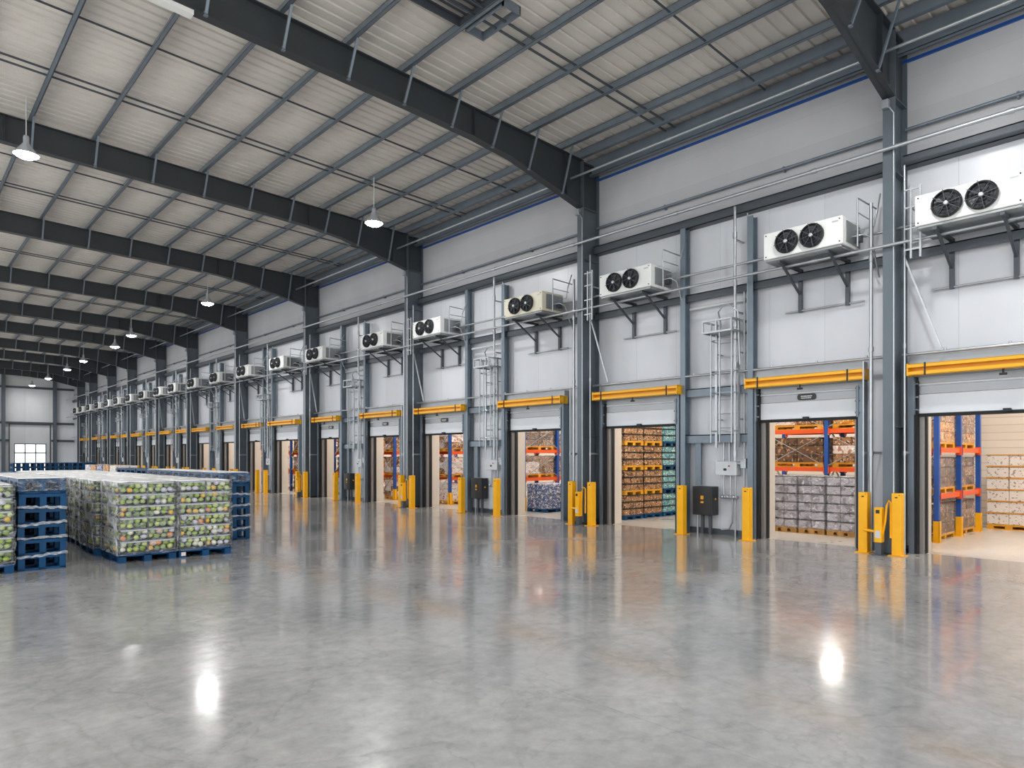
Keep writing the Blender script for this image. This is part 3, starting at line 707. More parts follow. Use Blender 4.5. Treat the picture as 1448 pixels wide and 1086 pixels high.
# pipes flanking each column
for i, cy in enumerate(CY):
    wh = 'the %s column from the right edge' % ORD[i+1]
    for off, r, z0, z1, lab, m_ in ((.34, .032, 0., 6.2, 'thick bright pipe standing to the left of', 'galv'), (.47, .016, 0., 3.4, 'thin lower pipe standing to the left of', 'galv'), (-.2, .018, 0., 6.7, 'thin conduit standing to the right of', 'galv')):
        p = MB().tube([(12.92, cy+off, z0), (12.92, cy+off, z1)], r, 8)
        for z in (1.75, 3.6, 5.2): 
            if z < z1: p.tube([(12.92, cy+off, z-.04), (12.92, cy+off, z+.04)], r*1.4, 8)
        p.box(12.92, W-.006, cy+off-.012, cy+off+.012, 1.74, 1.78)
        tag(p.build('upright_pipe', M[m_]), '%s %s' % (lab, wh), 'pipe', 'upright pipes at the columns')
    p = MB().tube([(12.76, cy-.08, .9), (12.76, cy-.08, 7.6), (12.74, cy-.02, 7.72)], .013, 7).bbox(12.68, 12.78, cy-.02, cy+.1, 7.7, 7.85, .01)
    tag(p.build('column_conduit', M['galv']), 'slim conduit clipped to the face of %s' % wh, 'conduit', 'column conduits')
    # ladder rack of pipe beside the column (right side), short stand
    if i < 7:
        s_ = MB()
        for yy in (-.42, -.28): s_.bar((12.6, cy+yy-.12, 5.0), (12.6, cy+yy-.12, 6.2), .03, .03)
        for z in (5.15, 5.5, 5.85, 6.15): s_.bar((12.6, cy-.55, z), (12.6, cy-.3, z), .025, .025)
        s_.bar((12.6, cy-.4, 5.85), (13.38, cy-.4, 5.85), .025, .025)
        tag(s_.build('pipe_stand', M['galv']), 'small ladder-like pipe stand right of %s' % wh, 'pipe stand', 'pipe stands')
        q = MB().bar((12.95, cy-.2, 5.1), (12.95, cy-.75, 3.5), .03, .03)
        tag(q.build('brace_rod', M['galv']), 'slanting rod from cooling unit level down to the door head right of %s' % wh if 0 else 'slanting brace rod right of %s' % wh, 'rod', 'brace rods')

# ------------------------------------------------------------------ bollards and column guards
bo = empty('bollard')
MB().bbox(-.08, .08, -.075, .075, 0, 1.065, .008).build('post', M['yellow'], bo)
MB().box(-.13, .13, -.12, .12, 0, .015).build('base_plate', M['yellow2'], bo)
MB().box(-.084, -.08, -.02, .02, .985, 1.005).box(-.084, -.08, -.055, -.04, 1.03, 1.04).build('bolt_hole', M['dark'], bo)
KM = kidmap()
first = True
def bollard(x, y, label):
    global first
    o = bo if first else dup(bo, KM, (0, 0, 0)); first = False
    o.location = (x, y, 0); return tag(o, label, 'bollard', 'yellow bollards along the dock wall')
OFF = {0: (.38, -.16), 1: (.22, -.42), 2: (.2, -.42), 3: (.5, -.2)}
for i, cy in enumerate(CY):
    wh = 'the %s column from the right edge' % ORD[i+1]
    l, r = OFF.get(i, (.32, -.3))
    bollard(12.72, cy+l, 'square yellow bollard just left of %s' % wh)
    bollard(12.72, cy+r, 'square yellow bollard just right of %s' % wh)
for i, (a, b) in enumerate(UTIL):
    mid = 'between the %s and %s doors from right' % (ORD[2+2*i], ORD[3+2*i])
    bollard(12.78, a+.0, 'right yellow bollard of the pair %s' % mid)
    bollard(12.78, b-.42, 'left yellow bollard of the pair %s' % mid)
gu = empty('column_guard')
MB().bbox(-.09, .06, -.06, .06, .22, .82, .01).build('guard_body', M['yellow'], gu)
MB().box(-.07, .05, -.05, .05, 0, .22).box(-.12, .1, -.09, .09, 0, .012).build('pedestal', M['girt'], gu)
MB().tube([(0, -.05, .35), (-.02, -.1, .6), (-.02, -.12, .85), (0, -.14, .95), (.05, -.16, .9), (.05, -.16, .3)], .018, 8).build('loop_rail', M['yellow'], gu)
MB().tube([(-.02, .05, .4), (-.02, .25, .42)], .025, 8).build('side_arm', M['yellow'], gu)
MB().box(-.094, -.09, -.03, .03, .72, .78).build('reflector', M['dark'], gu)
MB().box(-.094, -.09, -.04, .04, .3, .42).build('label_plate', M['grey'], gu)
KM = kidmap()
for i, cy in enumerate(CY):
    g = gu if i == 0 else dup(gu, KM, (0, 0, 0))
    l, r = OFF.get(i, (.32, -.3))
    g.location = (12.6, cy+(l+r)/2-.02, 0)
    tag(g, 'low yellow guard with looped rail at the foot of the %s column from the right' % ORD[i+1], 'guard rail', 'column guards')

# ------------------------------------------------------------------ high bay lamps
la = empty('high_bay_lamp')
MB().tube([(0, 0, .42), (0, 0, 1.25)], .012, 6).build('cord', M['grey'], la)
MB().lathe([(.001, .42), (.05, .42), (.06, .38), (.06, .26), (.09, .22), (.24, .02), (.25, 0), (.235, .01), (.08, .2), (.05, .24)], 24).build('shade', M['shade'], la)
MB().lathe([(.001, -.075), (.1, -.065), (.18, -.03), (.225, .012), (.22, .03), (.001, .03)], 24).build('diffuser', M['lamp'], la)
KM = kidmap()
LAMPS = [(9.7, 16.0, 7.95), (9.7, 28.8, 7.9), (9.7, 40.4, 8.1), (9.7, 43.9, 7.92), (9.7, 52.2, 7.95), (9.7, 57.6, 7.9), (9.7, 65.3, 7.9), (9.7, 73.3, 7.95), (2.27, 17.95, 8.2)]
for i, (x, y, z) in enumerate(LAMPS):
    o = la if i == 0 else dup(la, KM, (0, 0, 0)); o.location = (x, y, z)
    tag(o, ('glowing high bay lamp hanging alone at the upper left, off the main row' if i == 8 else 'glowing high bay lamp, %s nearest in the row along the dock wall' % ORD[i+1]), 'lamp', 'high bay lamps')
def lamp_light(x, y, z, p=260, r=.22):
    l = bpy.data.lights.new('lamp_light', 'AREA'); l.shape = 'DISK'; l.size = 2*r; l.energy = p; l.color = (1, .99, .97); l.spread = radians(170)
    o = bpy.data.objects.new('lamp_light', l); COL.objects.link(o); o.location = (x, y, z-.09); return o
LP = 120
for x, y, z in LAMPS:
    if y == 40.4: continue
    lamp_light(x, y, z, LP if y < 60 else LP*.45)
for x, y in ((9.7, 3.5), (2.27, 4.5), (-4.8, 11), (-4.8, 25), (2.27, 32), (2.27, 46), (2.27, 60), (-4.8, 40), (-4.8, -2)):
    lamp_light(x, y, 8.05, LP)
    o = dup(la, KM, (x, y, 8.1)); tag(o, 'high bay lamp hanging outside the frame', 'lamp', 'high bay lamps out of view')

# ------------------------------------------------------------------ pallets
def pallet_mesh(wx, wy, h, m_, m2=None, nb=7):
    p = MB(); bt = .02
    st = wy/nb
    for k in range(nb): p.box(-wx/2, wx/2, -wy/2+k*st+.004, -wy/2+(k+1)*st-.004, h-bt, h)     # deck boards
    for yy in (-wy/2+.05, 0, wy/2-.05): pass
    for xx in (-1, 0, 1):
        cx = xx*(wx/2-.06)
        p.box(cx-.055, cx+.055, -wy/2, wy/2, h-2*bt-.002, h-bt)
        for yy in (-1, 0, 1):
            cy_ = yy*(wy/2-.07); p.box(cx-.055, cx+.055, cy_-.07, cy_+.07, bt, h-2*bt)
        p.box(cx-.055, cx+.055, -wy/2, wy/2, 0, bt)
    for yy in (-1, 1): p.box(-wx/2, wx/2, yy*(wy/2-.03)-.03, yy*(wy/2-.03)+.03, h-2*bt-.004, h-bt)
    return p.mesh('pallet', M[m_])
def film_shell(wx, wy, z0, z1, amp=.012, faces='fslt', seed=1, mats=('film', 'film_side', 'film_top')):
    """wrinkled stretch-film hood, a little larger than the load"""
    rnd = random.Random(seed); mb = MB(); nx, ny, nz = 12, 12, 12
    def jit(): return rnd.uniform(-amp, amp)
    grid = {}
    def P(i, j, k):
        key = (i, j, k)
        if key not in grid:
            x = -wx/2+wx*i/nx; y = -wy/2+wy*j/ny; z = z0+(z1-z0)*k/nz
            q = Vector((x+jit(), y+jit(), z+jit()*.4))
            if k == nz: q.z = z1-abs(jit())*.7 - (.012 if i in (0, nx) or j in (0, ny) else 0)
            grid[key] = len(mb.v); mb.v.append(tuple(q))
        return grid[key]
    def F(a, b, c, d, m_): mb.f.append([a, b, c, d]); mb.mi.append(m_); mb.sm.append(True)
    for k in range(nz):
        for i in range(nx):
            F(P(i,0,k), P(i+1,0,k), P(i+1,0,k+1), P(i,0,k+1), 0); F(P(i+1,ny,k), P(i,ny,k), P(i,ny,k+1), P(i+1,ny,k+1), 1)
        for j in range(ny):
            F(P(0,j+1,k), P(0,j,k), P(0,j,k+1), P(0,j+1,k+1), 1); F(P(nx,j,k), P(nx,j+1,k), P(nx,j+1,k+1), P(nx,j,k+1), 1)
    for i in range(nx):
        for j in range(ny): F(P(i,j,nz), P(i+1,j,nz), P(i+1,j+1,nz), P(i,j+1,nz), 2)
    return mb.mesh('stretch_film', [M[q] for q in mats])

# produce loads
GW, GD, GH, GL = .84, 1.16, 1.28, 6
gp = pallet_mesh(GW+.02, GD+.02, .14, 'blue')
lay = (GH-.15)/GL
tr = MB()
tr.box(-GW/2, GW/2, -GD/2, GD/2, 0, .012)
tr.m(1)
for q in ((-GW/2, GW/2, -GD/2, -GD/2+.012), (-GW/2, GW/2, GD/2-.012, GD/2), (-GW/2, -GW/2+.012, -GD/2, GD/2), (GW/2-.012, GW/2, -GD/2, GD/2)): tr.box(q[0], q[1], q[2], q[3], lay-.03, lay-.004)
tr.m(0)
for sx in (-1, 0, 1):
    for sy in (-1, 0, 1):
        if sx or sy: cx, cy_ = sx*(GW/2-.012), sy*(GD/2-.012); tr.box(cx-.012, cx+.012, cy_-.012, cy_+.012, .01, lay-.01)
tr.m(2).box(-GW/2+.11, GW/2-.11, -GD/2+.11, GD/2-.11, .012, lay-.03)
trm = tr.mesh('produce_tray', [M['traymat'], M['traylip'], M['gap_shade']])
def heap(rnd, spots):
    mb = MB()
    for (x, y, z) in spots:
        r = rnd.uniform(.03, .05); mb.blob((x, y, z), r, rnd.uniform(.8, 1.2), rnd.uniform(.8, 1.2), rnd.uniform(.8, 1.05), 7, 4)
    return mb
def face_spots(rnd, front=True, side=True, rows=2):
    S = []
    for l in range(GL):
        z0 = .15+l*lay+.012
        for r_ in range(rows):
            z = z0+.045+r_*.07
            if front:
                x = -GW/2+.05
                while x < GW/2-.03: S.append((x+rnd.uniform(-.01, .01), -GD/2+.045+rnd.uniform(-.006, .015), z+rnd.uniform(-.01, .01))); x += rnd.uniform(.078, .1)
            if side:
                for sx in (-1, 1):
                    y = -GD/2+.1
                    while y < GD/2-.04: S.append((sx*(GW/2-.045)+rnd.uniform(-.012, .012), y, z+rnd.uniform(-.01, .01))); y += rnd.uniform(.08, .1)
    for k in range(90): S.append((rnd.uniform(-.36, .36), rnd.uniform(-.5, .5), GH-.04+rnd.uniform(-.015, .0)))
    return S
heaps = []
for s in range(3):
    r_ = random.Random(s+50); heaps.append((heap(r_, face_spots(r_)).mesh('vegetables', M['vegmix']), heap(r_, face_spots(r_, front=False)).mesh('vegetables', M['vegmix'])))
films = [film_shell(GW+.05, GD+.05, .12, GH+.02, .014, seed=s) for s in range(3)]
vegm = []
rv = random.Random(3)
for i, m_ in enumerate(VEG):
    for k in range(2): vegm.append(MB().blob((0, 0, 0), .047, rv.uniform(.85, 1.25), rv.uniform(.8, 1.1), rv.uniform(.75, 1.0), 10, 7).mesh('vegetable', m_))
VW = [0, 1, 2, 3, 4, 5, 6, 10, 11, 0, 1, 3, 10, 0, 1, 4, 6, 10, 2, 5, 4, 2, 0, 7, 3, 3, 10, 5, 0, 1, 2, 3, 10, 4, 6, 7, 8, 9]
def produce_load(x, y, label, rz=0., hero=False, seed=0):
    rnd = random.Random(seed+11)
    o = empty('produce_pallet', (x, y, 0)); o.rotation_euler = (0, 0, rz)
    tag(o, label, 'pallet load', 'film-wrapped produce pallets')
    put('pallet', gp, o)
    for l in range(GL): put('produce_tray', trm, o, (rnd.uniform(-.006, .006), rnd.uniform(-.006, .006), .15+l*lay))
    if hero:
        cells = []
        for l in range(GL):
            for r_ in range(2):
                for c in range(8): cells.append((-GW/2+.06+c*(GW-.12)/7+(.02 if r_ else -.01), .15+l*lay+.06+r_*.075))
        for (cx, cz) in cells:
            k = rnd.choice(VW); put('vegetable', vegm[2*k+rnd.randint(0, 1)], o, (cx+rnd.uniform(-.012, .012), -GD/2+.04+rnd.uniform(-.012, .012), cz+rnd.uniform(-.01, .008)), rnd.uniform(0, 3))
        put('vegetables', heaps[seed % 3][1], o)['kind'] = 'stuff'
    else:
        put('vegetables', heaps[seed % 3][0], o)['kind'] = 'stuff'
    put('stretch_film', films[seed % 3], o)
    if hero:
        for k, (dx, dz) in enumerate(((-.36, .1),) if seed else ()):
            MB().box(dx-.035, dx+.035, -GD/2-.014, -GD/2-.011, .03, .09).build('pallet_tag', M['pink'], o)
    return o
G1X, G2X = 3.16, 4.06
n = 0
rowY = [12.13+GD/2+.01 + k*1.24 for k in range(9)]
for k, y in enumerate(rowY):
    dx = [0, -.09, -.04, -.06, 0, .03, -.03, 0, 0][k]
    for c, x in enumerate((G1X, G2X)):
        side = 'left' if c == 0 else 'right'
        lab = ('film-wrapped vegetable pallet at the front of the big block, %s half' % side) if k == 0 else 'film-wrapped vegetable pallet, %s file of the big block, %s row back' % (side, ORD[k+1])
        produce_load(x+dx, y, lab, rz=random.uniform(-.008, .008), hero=(k == 0), seed=n); n += 1
for k in range(7):
    produce_load(.97-.01*k, 12.2+GD/2+k*1.24, 'film-wrapped vegetable pallet at the left frame edge, %s row back' % ORD[k+1], hero=(k == 0), seed=n); n += 1

# blue stacks
def stack_mesh(wx, wy, h):
    p = MB(); b = .03
    p.box(-wx/2, wx/2, -wy/2, wy/2, h-b-.004, h-.006)
    for xx in (-1, 0, 1):
        cx = xx*(wx/2-.042)
        for yy in (-1, 0, 1): cy_ = yy*(wy/2-.055); p.box(cx-.042, cx+.042, cy_-.055, cy_+.055, b, h-b)
        p.box(cx-.042, cx+.042, -wy/2, wy/2, 0, b)
    for yy in (-1, 0, 1):
        cy_ = yy*(wy/2-.055); p.box(-wx/2, wx/2, cy_-.055, cy_+.055, .001, b+.001)
    for yy in (-1, 1): p.box(-wx/2, wx/2, yy*(wy/2-.012)-.011, yy*(wy/2-.012)+.011, h-.055, h-b)
    for xx in (-1, 1): p.box(xx*(wx/2-.012)-.011, xx*(wx/2-.012)+.011, -wy/2, wy/2, h-.055, h-b)
    return p.mesh('plastic_pallet', M['blue'])
SW, SD, SHt = .6, .98, .228
sm = stack_mesh(SW, SD, SHt)
def band_mesh(wx, wy, z, seed):
    rnd = random.Random(seed); mb = MB(); n_ = 14
    pts = []
    for (xa, ya, xb, yb_) in ((-1, -1, 1, -1), (1, -1, 1, 1), (1, 1, -1, 1), (-1, 1, -1, -1)):
        for k in range(n_): f = k/n_; pts.append(((xa+(xb-xa)*f)*(wx/2+.014), (ya+(yb_-ya)*f)*(wy/2+.014)))
    m_ = len(pts); vs = []
    a = rnd.uniform(0, 6)
    for i, (x, y) in enumerate(pts):
        dz = .03*sin(i*2*PI/m_+a)+rnd.uniform(-.01, .01); h = .035+rnd.uniform(-.012, .014)
        vs.append((x+rnd.uniform(-.004, .008), y+rnd.uniform(-.008, .004), z+dz-h/2)); vs.append((x+rnd.uniform(-.004, .004), y+rnd.uniform(-.01, .004), z+dz+h/2))
    mb.add(vs, [(2*i, (2*i+2) % (2*m_), (2*i+3) % (2*m_), 2*i+1) for i in range(m_)], True)
    return mb.mesh('film_band', M['film_band'])
bands = [band_mesh(SW, SD, 0, s) for s in range(6)]
topf = film_shell(SW+.03, SD+.03, 5*SHt+.04, 6*SHt+.012, .006, seed=9, mats=('film', 'film', 'film_top'))
topm = MB().bbox(-.12, .12, -.1, .1, 0, .06, .02).mesh('goods', M['teal'])
def blue_stack(x, y, where, tiers=6, rz=0., film=True):
    for t_ in range(tiers):
        o = put('plastic_pallet', sm, None, (x+random.uniform(-.008, .008), y+random.uniform(-.008, .008), t_*SHt), rz)
        tag(o, 'blue plastic pallet, %s from the floor in the %s' % (ORD[t_+1], where), 'pallet', 'stacked blue plastic pallets')
    if film:
        f = put('stretch_film', topf, o, (0, 0, -5*SHt+.002))
        for b_ in range(4):
            q = put('film_band', bands[b_], o, (0, 0, (b_-4)*SHt))
blue_stack(1.76, 12.3+SD/2, 'first stack of the left blue file')
for k in range(1, 6): blue_stack(1.76, 12.3+SD/2+k*1.06, '%s stack of the left blue file' % ORD[k+1], film=(k < 4))
for k in range(8): blue_stack(5.25, 14.0+SD/2+k*1.03, '%s stack of the file beyond vegetables' % ORD[k+1], tiers=6, film=(k < 5))
# distant blue block
for k in range(6): blue_stack(5.05+k*.62, 42.5, '%s stack of the distant blue row' % ORD[k+1], tiers=6, film=False)

# ------------------------------------------------------------------ carton loads
CM = {}
def carton(wx, wy, h, m_):
    key = (round(wx, 3), round(wy, 3), round(h, 3), m_)
    if key not in CM: CM[key] = MB().bbox(-wx/2, wx/2, -wy/2, wy/2, 0, h, .012).mesh('carton', M[m_])
    return CM[key]
PM = {}
def pal(wx, wy, m_, h=.12):
    key = (round(wx, 3), round(wy, 3), m_, h)
    if key not in PM: PM[key] = pallet_mesh(wx, wy, h, m_, nb=5)
    return PM[key]
FM = {}
def load(x, y, z, wx, wy, h, m_, nl, nx, ny, pm, label, group='carton loads in the stores', film=False, tier_fill=None, cat='pallet load', gap=.008, rnd=random.Random(5)):
    o = empty('pallet_load', (x, y, z)); tag(o, label, cat, group)
    put('pallet', pal(wx, wy, pm), o)
    lh = (h-.12)/nl; cx, cy_ = wx/nx, wy/ny
    for l in range(nl):
        for i in range(nx):
            for j in range(ny):
                if nx > 2 and 0 < i < nx-1 and 0 < j < ny-1: continue
                if nl > 1 and i == nx-1 and j == ny-1 and l < nl-1: continue       # wholly buried corner towards the back wall
                mm = m_ if isinstance(m_, str) else rnd.choice(m_)
                put('carton', carton(cx-gap, cy_-gap, lh-(.02 if tier_fill else .004), mm), o, (-wx/2+cx*(i+.5)+rnd.uniform(-.005, .005), -wy/2+cy_*(j+.5)+rnd.uniform(-.005, .005), .12+l*lh), rnd.uniform(-.01, .01))
        if tier_fill: 
            key = ('sl', wx, wy, tier_fill)
            if key not in PM: PM[key] = MB().box(-wx/2-.01, wx/2+.01, -wy/2-.01, wy/2+.01, 0, .018).mesh('tier_sheet_or_shade', M[tier_fill])  # amber ones are real sheets; dark ones paint shade between layers
            put('tier_sheet_or_shade', PM[key], o, (0, 0, .12+(l+1)*lh-.018))
    if film:
        key = (wx, wy, h)
        if key not in FM: FM[key] = film_shell(wx+.03, wy+.03, .1, h+.01, .008, seed=21, mats=('film', 'film', 'film_side'))
        put('stretch_film', FM[key], o)
    return o

# racking
UPM = {}
def upright(h):
    if h not in UPM:
        u = MB().box(-.05, .05, -.045, .045, .0, h)
        UPM[h] = u.mesh('upright', M['bluesteel'])
    return UPM[h]
protm = MB().box(-.065, .065, -.06, -.05, 0, .42).box(-.065, -.055, -.06, .05, 0, .42).box(.055, .065, -.06, .05, 0, .42).box(-.09, .09, -.08, .08, 0, .01).mesh('upright_protector', M['yellow'])
def rack(x0, y0, along, n_, step, depth, h, levels, label, loads=None, prot=True, xb=False):
    """selective rack; along 'x' or 'y' is the beam direction"""
    o = empty('pallet_rack', (x0, y0, 0)); tag(o, label, 'rack', 'pallet racks in the stores')
    for i in range(n_+1):
        for d in (0, depth):
            p = (i*step, d, 0) if along == 'x' else (d, i*step, 0)
            put('upright', upright(h), o, p)
            if prot and d == 0: put('upright_protector', protm, o, p)
        key = ('br', depth, h, along)
        if key not in UPM:
            b_ = MB(); z = .25; s_ = 0
            P_ = (lambda d, z_: (0, d, z_)) if along == 'x' else (lambda d, z_: (d, 0, z_))
            while z+.75 < h: b_.bar(P_(0 if s_ % 2 else depth, z), P_(depth if s_ % 2 else 0, z+.75), .03, .025); b_.bar(P_(0 if (s_+1) % 2 else depth, z), P_(depth if (s_+1) % 2 else 0, z+.75), .03, .025) if s_ % 2 else None; z += .75; s_ += 1
            UPM[key] = b_.mesh('frame_brace', M['galv'])
        put('frame_brace', UPM[key], o, (i*step, 0, 0) if along == 'x' else (0, i*step, 0))
    if xb:
        for i in range(n_):
            zz = [.1]+list(levels)+[h]
            for za, zb in list(zip(zz, zz[1:]))[1:]:
                Q = (lambda t, z_: (i*step+t, -.055, z_)) if along == 'x' else (lambda t, z_: (-.055, i*step+t, z_))
                MB().bar(Q(.05, za+.1), Q(step-.05, zb-.08), .03, .012).bar(Q(step-.05, za+.1), Q(.05, zb-.08), .03, .012).build('cross_brace', M['galv'], o)
    key = ('bm', step, along)
    if key not in UPM:
        b_ = MB()
        if along == 'x': b_.box(.05, step-.05, -.03, .02, -.05, .05).box(.05, .07, -.06, .05, -.1, .08).box(step-.07, step-.05, -.06, .05, -.1, .08)
        else: b_.box(-.03, .02, .05, step-.05, -.05, .05).box(-.06, .05, .05, .07, -.1, .08).box(-.06, .05, step-.07, step-.05, -.1, .08)
        UPM[key] = b_.mesh('beam', M['orange'])
    for z in levels:
        for i in range(n_):
            for d in (0, depth): put('beam', UPM[key], o, (i*step, d, z) if along == 'x' else (d, i*step, z))
    return o
stylemap = {'kraft': 'brown', 'pink': 'pale', 'amber': 'amber', 'teal': 'teal', 'brown': 'dark brown', 'cream_c': 'white', 'lilac': 'lilac-grey', 'navy': 'blue and white'}
def fill(x0, y0, along, n_, step, depth, levels, styles, where, hs=.75, pm='yellowpal', nl=3):
    """one load per rack cell: levels are the beam heights; styles[level][cell]"""
    for li, z in enumerate([None]+list(levels)):
        for i in range(n_):
            st = styles[li][i] if li < len(styles) and i < len(styles[li]) else None
            if not st: continue
            cx = x0+(i+.5)*step if along == 'x' else x0+depth/2
            cy_ = y0+depth/2 if along == 'x' else y0+(i+.5)*step
            wx, wy = (step-.22, depth-.1) if along == 'x' else (depth-.1, step-.22)
            zz = 0 if z is None else z+.05
            top = (levels[li] if li < len(levels) else zz+hs+.3)
            h = min(hs, top-zz-.14)
            pos = 'floor level' if li == 0 else '%s shelf level' % ORD[li]
            load(cx, cy_, zz, wx, wy, h, {'brown': ['brown', 'brown', 'kraft'], 'kraft': ['kraft', 'kraft', 'brown', 'pink'], 'amber': ['amber', 'kraft', 'amber', 'brown'], 'pink': ['pink', 'pink', 'cream_c', 'kraft']}.get(st, st), nl, 2, 2, pm, '%s carton load, %s, %s cell of the rack %s' % (stylemap.get(st, st), pos, ORD[i+1], where), 'carton loads on the racks', film=(wx < 1.4 and 'door' in where and ('first' in where or 'fourth' in where)))
lv = [.9, 1.82, 2.75]
# rack seen in the nearest doorway
rack(15.25, 4.2, 'x', 2, 1.5, .95, 3.9, lv, 'blue and orange rack standing end-on inside the first dock door')
fill(15.25, 4.2, 'x', 2, 1.5, .95, lv, [['brown', 'brown'], ['brown', 'brown'], ['amber', 'amber'], ['amber', 'kraft']], 'inside the first door')
load(14.72, 4.68, 0, .62, .8, .86, 'pink', 4, 2, 2, 'yellowpal', 'lower stack of pinkish cartons just inside the left jamb of the first door')
load(14.72, 4.68, .88, .62, .8, .62, 'pink', 3, 2, 2, 'yellowpal', 'upper stack of pinkish cartons just inside the left jamb of the first door')
for k, yy in enumerate((3.78, 2.86, 1.94)):
    load(19.45, yy, 0, .9, .86, 1.74, 'cream_c', 6, 2, 2, 'yellowpal', 'tall white carton stack with amber tier sheets, %s right of the rack' % ['nearest on the', 'second on the', 'third on the'][k].replace(' on the', ''), tier_fill='yellowpal')
# three wrapped loads in the second doorway
for k, yy in enumerate((7.13, 6.52, 5.9)):
    load(15.25, yy, 0, .72, .57, 1.26, 'lilac', 6, 2, 2, 'wood', 'film-wrapped lilac-grey load on the floor behind the second door, %s of three' % ['leftmost', 'middle', 'rightmost'][k], film=True, tier_fill='gap_shade')
load(15.25, 7.78, 0, .72, .6, 1.2, 'brown', 5, 2, 2, 'wood', 'dark brown load hiding behind the left jamb of the second door')
rack(16.6, 4.92+.02+.45, 'y', 2, 1.5, .95, 3.2, [1.38, 2.3], 'blue and orange rack behind the three wrapped loads of the second door', prot=False, xb=True)
fill(16.6, 5.39, 'y', 2, 1.5, .95, [1.38, 2.3], [['brown', 'kraft'], ['kraft', 'brown'], ['amber', 'kraft']], 'behind the wrapped loads')
# tall stacks in the third doorway
XS = [14.84, 15.72, 16.6, 17.5]
for k, x in enumerate(XS):
    st = 'kraft' if k < 2 else 'teal'
    wh = ['leftmost', 'second from left', 'third from left', 'rightmost'][k]
    z = 0
    for t_ in range(4):
        hh = .66
        load(x, 11.62, z, .82, .74, hh, st, 3, 3, 2, 'blue' if t_ == 0 else 'yellowpal' if k < 2 else 'blue', '%s tier of the %s tall stack behind the third door' % (['bottom', 'second', 'third', 'top'][t_], wh), 'tall stacks behind the third door', tier_fill='gap_shade')
        z += hh+.004
rack(14.3, 12.05, 'x', 1, 2.9, .9, 3.4, [1.75], 'blue rack frame just behind the tall stacks of the third door')
# fourth doorway: rack, blue-white load
rack(14.55, 15.25, 'x', 2, 1.5, .95, 3.9, [.98, 1.85, 2.75], 'blue rack with orange beams behind the fourth door', xb=True)
fill(14.55, 15.25, 'x', 2, 1.5, .95, [.98, 1.85, 2.75], [[None, 'brown'], ['kraft', 'kraft'], ['brown', 'kraft'], ['kraft', 'amber']], 'behind the fourth door')
load(15.1, 14.75, 0, 1.0, .8, .86, 'navy', 4, 3, 2, 'blue', 'low blue and white wrapped load on a blue pallet behind the fourth door', film=True)
# deeper doorways
sets = {4: [['pink', 'pink'], ['pink', 'pink'], ['pink', 'pink'], ['pink', 'pink']], 5: [['pink', 'cream_c'], ['pink', 'pink'], ['kraft', 'pink'], ['pink', 'kraft']],
        6: [['cream_c', 'pink'], ['amber', 'amber'], ['amber', 'amber'], ['kraft', 'amber']], 7: [['brown', 'kraft'], ['kraft', 'pink'], ['amber', 'kraft'], ['pink', 'amber']],
        8: [['pink', 'pink'], ['cream_c', 'pink'], ['pink', 'pink'], ['pink', 'pink']], 9: [['brown', 'brown'], ['kraft', 'kraft'], ['kraft', 'amber'], ['amber', 'kraft']],
        10: [['kraft', 'brown'], ['amber', 'kraft'], ['kraft', 'amber'], ['amber', 'amber']]}
for di, stl in sets.items():
    a, b = OPEN[di]
    nm = ORD[di+1]
    y0 = b+.35
    rack(14.6, y0, 'x', 2, 1.5, .95, 3.9, lv, 'blue and orange rack standing behind the %s dock door from the right' % nm, xb=di in (4, 5, 6, 8))
    fill(14.6, y0, 'x', 2, 1.5, .95, lv, stl, 'behind the %s door' % nm)
for di in range(11, len(OPEN), 2):
    a, b = OPEN[di]
    load(15.2, b+.6, 0, .9, .9, 1.2, ['pink', 'kraft', 'amber'][di % 3], 4, 2, 2, 'wood', 'small far carton load behind the %s dock door from the right' % ORD[di+1])

# striplights in the stores
tl = MB().box(-.7, .7, -.06, .06, .02, .08)
tlm = tl.mesh('fitting', M['white']); tbm = MB().tube([(-.68, 0, 0), (.68, 0, 0)], .02, 8).mesh('tube', M['tube'])
def strip(x, y, zz=4.5, p=60, lab=''):
    o = empty('strip_light', (x, y, zz)); tag(o, lab, 'light', 'strip lights in the stores')
    put('fitting', tlm, o); put('tube', tbm, o)
    MB().tube([(-.5, 0, .08), (-.5, 0, 4.7-zz)], .01, 5).tube([(.5, 0, .08), (.5, 0, 4.7-zz)], .01, 5).build('hanger', M['galv'], o)
    l = bpy.data.lights.new('strip_glow', 'AREA'); l.shape = 'RECTANGLE'; l.size = 1.3; l.size_y = .1; l.energy = p; l.color = (1, .92, .82); l.spread = radians(175)
    q = bpy.data.objects.new('strip_glow', l); COL.objects.link(q); q.location = (x, y, zz-.03)
for i, (a, b) in enumerate(OPEN):
    if i < 12 or i % 2: strip(14.9, (a+b)/2, 4.5, 85 if i < 12 else 110, 'strip light over the aisle just behind the %s dock door' % ORD[i+1])
    if 0 < i < 12: strip(19.2, b+.9, 3.95, 55, 'low strip light at the back of the store behind the %s door' % ORD[i+1])
strip(16.6, 2.4, 4.5, 90, 'strip light over the open floor inside the first door'); strip(18.9, 2.4, 4.5, 60, 'strip light over the white carton stacks inside the first door')

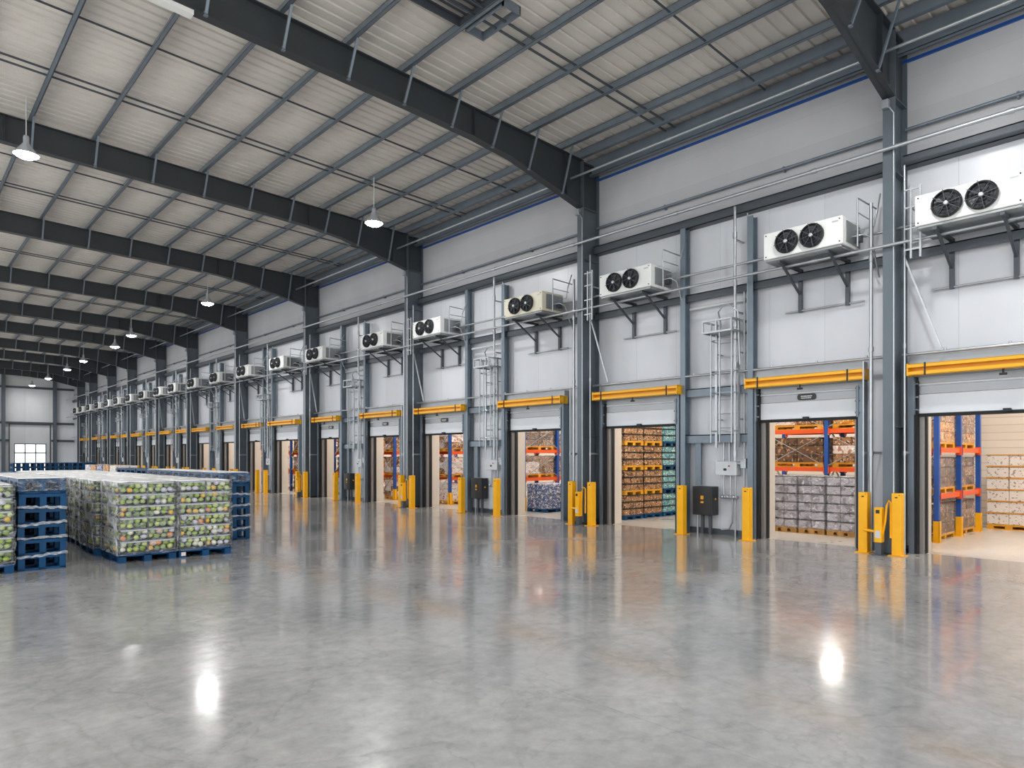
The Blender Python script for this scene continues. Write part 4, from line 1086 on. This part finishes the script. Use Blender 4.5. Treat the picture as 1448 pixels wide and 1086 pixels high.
# ------------------------------------------------------------------ small far things
fk = empty('forklift', (5.35, 60, 0)); tag(fk, 'small yellow and dark forklift parked far away near the left edge', 'forklift')
MB().bbox(-.55, .55, -.9, .7, .3, 1.05, .08).build('body', M['yellow'], fk)
MB().bbox(-.5, .5, .7, 1.0, .3, 1.1, .08).build('counterweight', M['dark'], fk)
mb = MB()
for xx in (-.45, .45):
    for yy in (-.6, .6): mb.bar((xx, yy, 1.0), (xx*.9, yy*.9, 2.1), .06, .06)
mb.box(-.48, .48, -.62, .62, 2.08, 2.14); mb.build('overhead_guard', M['dark'], fk)
mb = MB()
for xx in (-.3, .3): mb.box(xx-.05, xx+.05, -1.1, -1.0, .05, 2.2)
for z in (.4, 1.3, 2.15): mb.box(-.35, .35, -1.08, -1.02, z-.05, z+.05)
mb.build('mast', M['girt'], fk)
for xx in (-.25, .25): MB().box(xx-.05, xx+.05, -2.1, -1.08, .05, .1).build('fork', M['dark'], fk)
for xx in (-.5, .5):
    for yy in (-.65, .6): MB().lathe([(.001, -.09), (.2, -.09), (.25, -.06), (.25, .06), (.2, .09), (.001, .09)], 16, Matrix.Translation((xx, yy, .25)) @ Matrix.Rotation(PI/2, 4, 'Y')).build('wheel', M['rubber'], fk)
MB().bbox(-.25, .25, -.1, .4, 1.05, 1.15, .03).bbox(-.25, .25, .35, .45, 1.1, 1.6, .03).build('seat', M['black'], fk)
# mixed loads between the blue rows
for k in range(5):
    st = ['cream_c', 'amber', 'navy', 'amber', 'lilac'][k]
    load(5.3, 22.95+k*.84, 0, .6, .7, 1.42, st, 5, 2, 2, 'blue', '%s wrapped load beyond the blue file, %s from the camera' % (stylemap[st], ORD[k+1]), 'mixed loads far down the hall')

# ------------------------------------------------------------------ world and camera
w = bpy.data.worlds.new('daylight'); SC.world = w; w.use_nodes = True
bg = w.node_tree.nodes['Background']; bg.inputs[0].default_value = (.93, .96, 1, 1); bg.inputs[1].default_value = 1.8
su = bpy.data.lights.new('sun', 'SUN'); su.energy = 4.5; su.angle = .02; su.color = (1, .98, .96)
so = bpy.data.objects.new('sun', su); COL.objects.link(so); so.rotation_euler = (0, radians(20), 0)

VX1, VX2, HY = -165., 1770., 645.
f = math.sqrt((724-VX1)*(VX2-724)); yaw = math.atan((724-VX1)/f)
cam = bpy.data.cameras.new('camera'); co = bpy.data.objects.new('camera', cam); COL.objects.link(co)
cam.sensor_fit = 'HORIZONTAL'; cam.sensor_width = 36; cam.lens = 36*f/1448
cam.shift_x = 0; cam.shift_y = (HY-543)/1448
cam.clip_start = .05; cam.clip_end = 500
co.location = (0, 0, 1.7); co.rotation_euler = (PI/2, 0, -yaw)
SC.camera = co
SC.view_settings.view_transform = 'Standard'; SC.view_settings.look = 'None'
SC.view_settings.exposure = 0.16; SC.view_settings.gamma = 1; SC.view_settings.use_curve_mapping = False
SC.cycles.max_bounces = 8; SC.cycles.diffuse_bounces = 5; SC.cycles.glossy_bounces = 4; SC.cycles.transparent_max_bounces = 16
SC.cycles.sample_clamp_indirect = 6; SC.cycles.caustics_reflective = False; SC.cycles.caustics_refractive = False
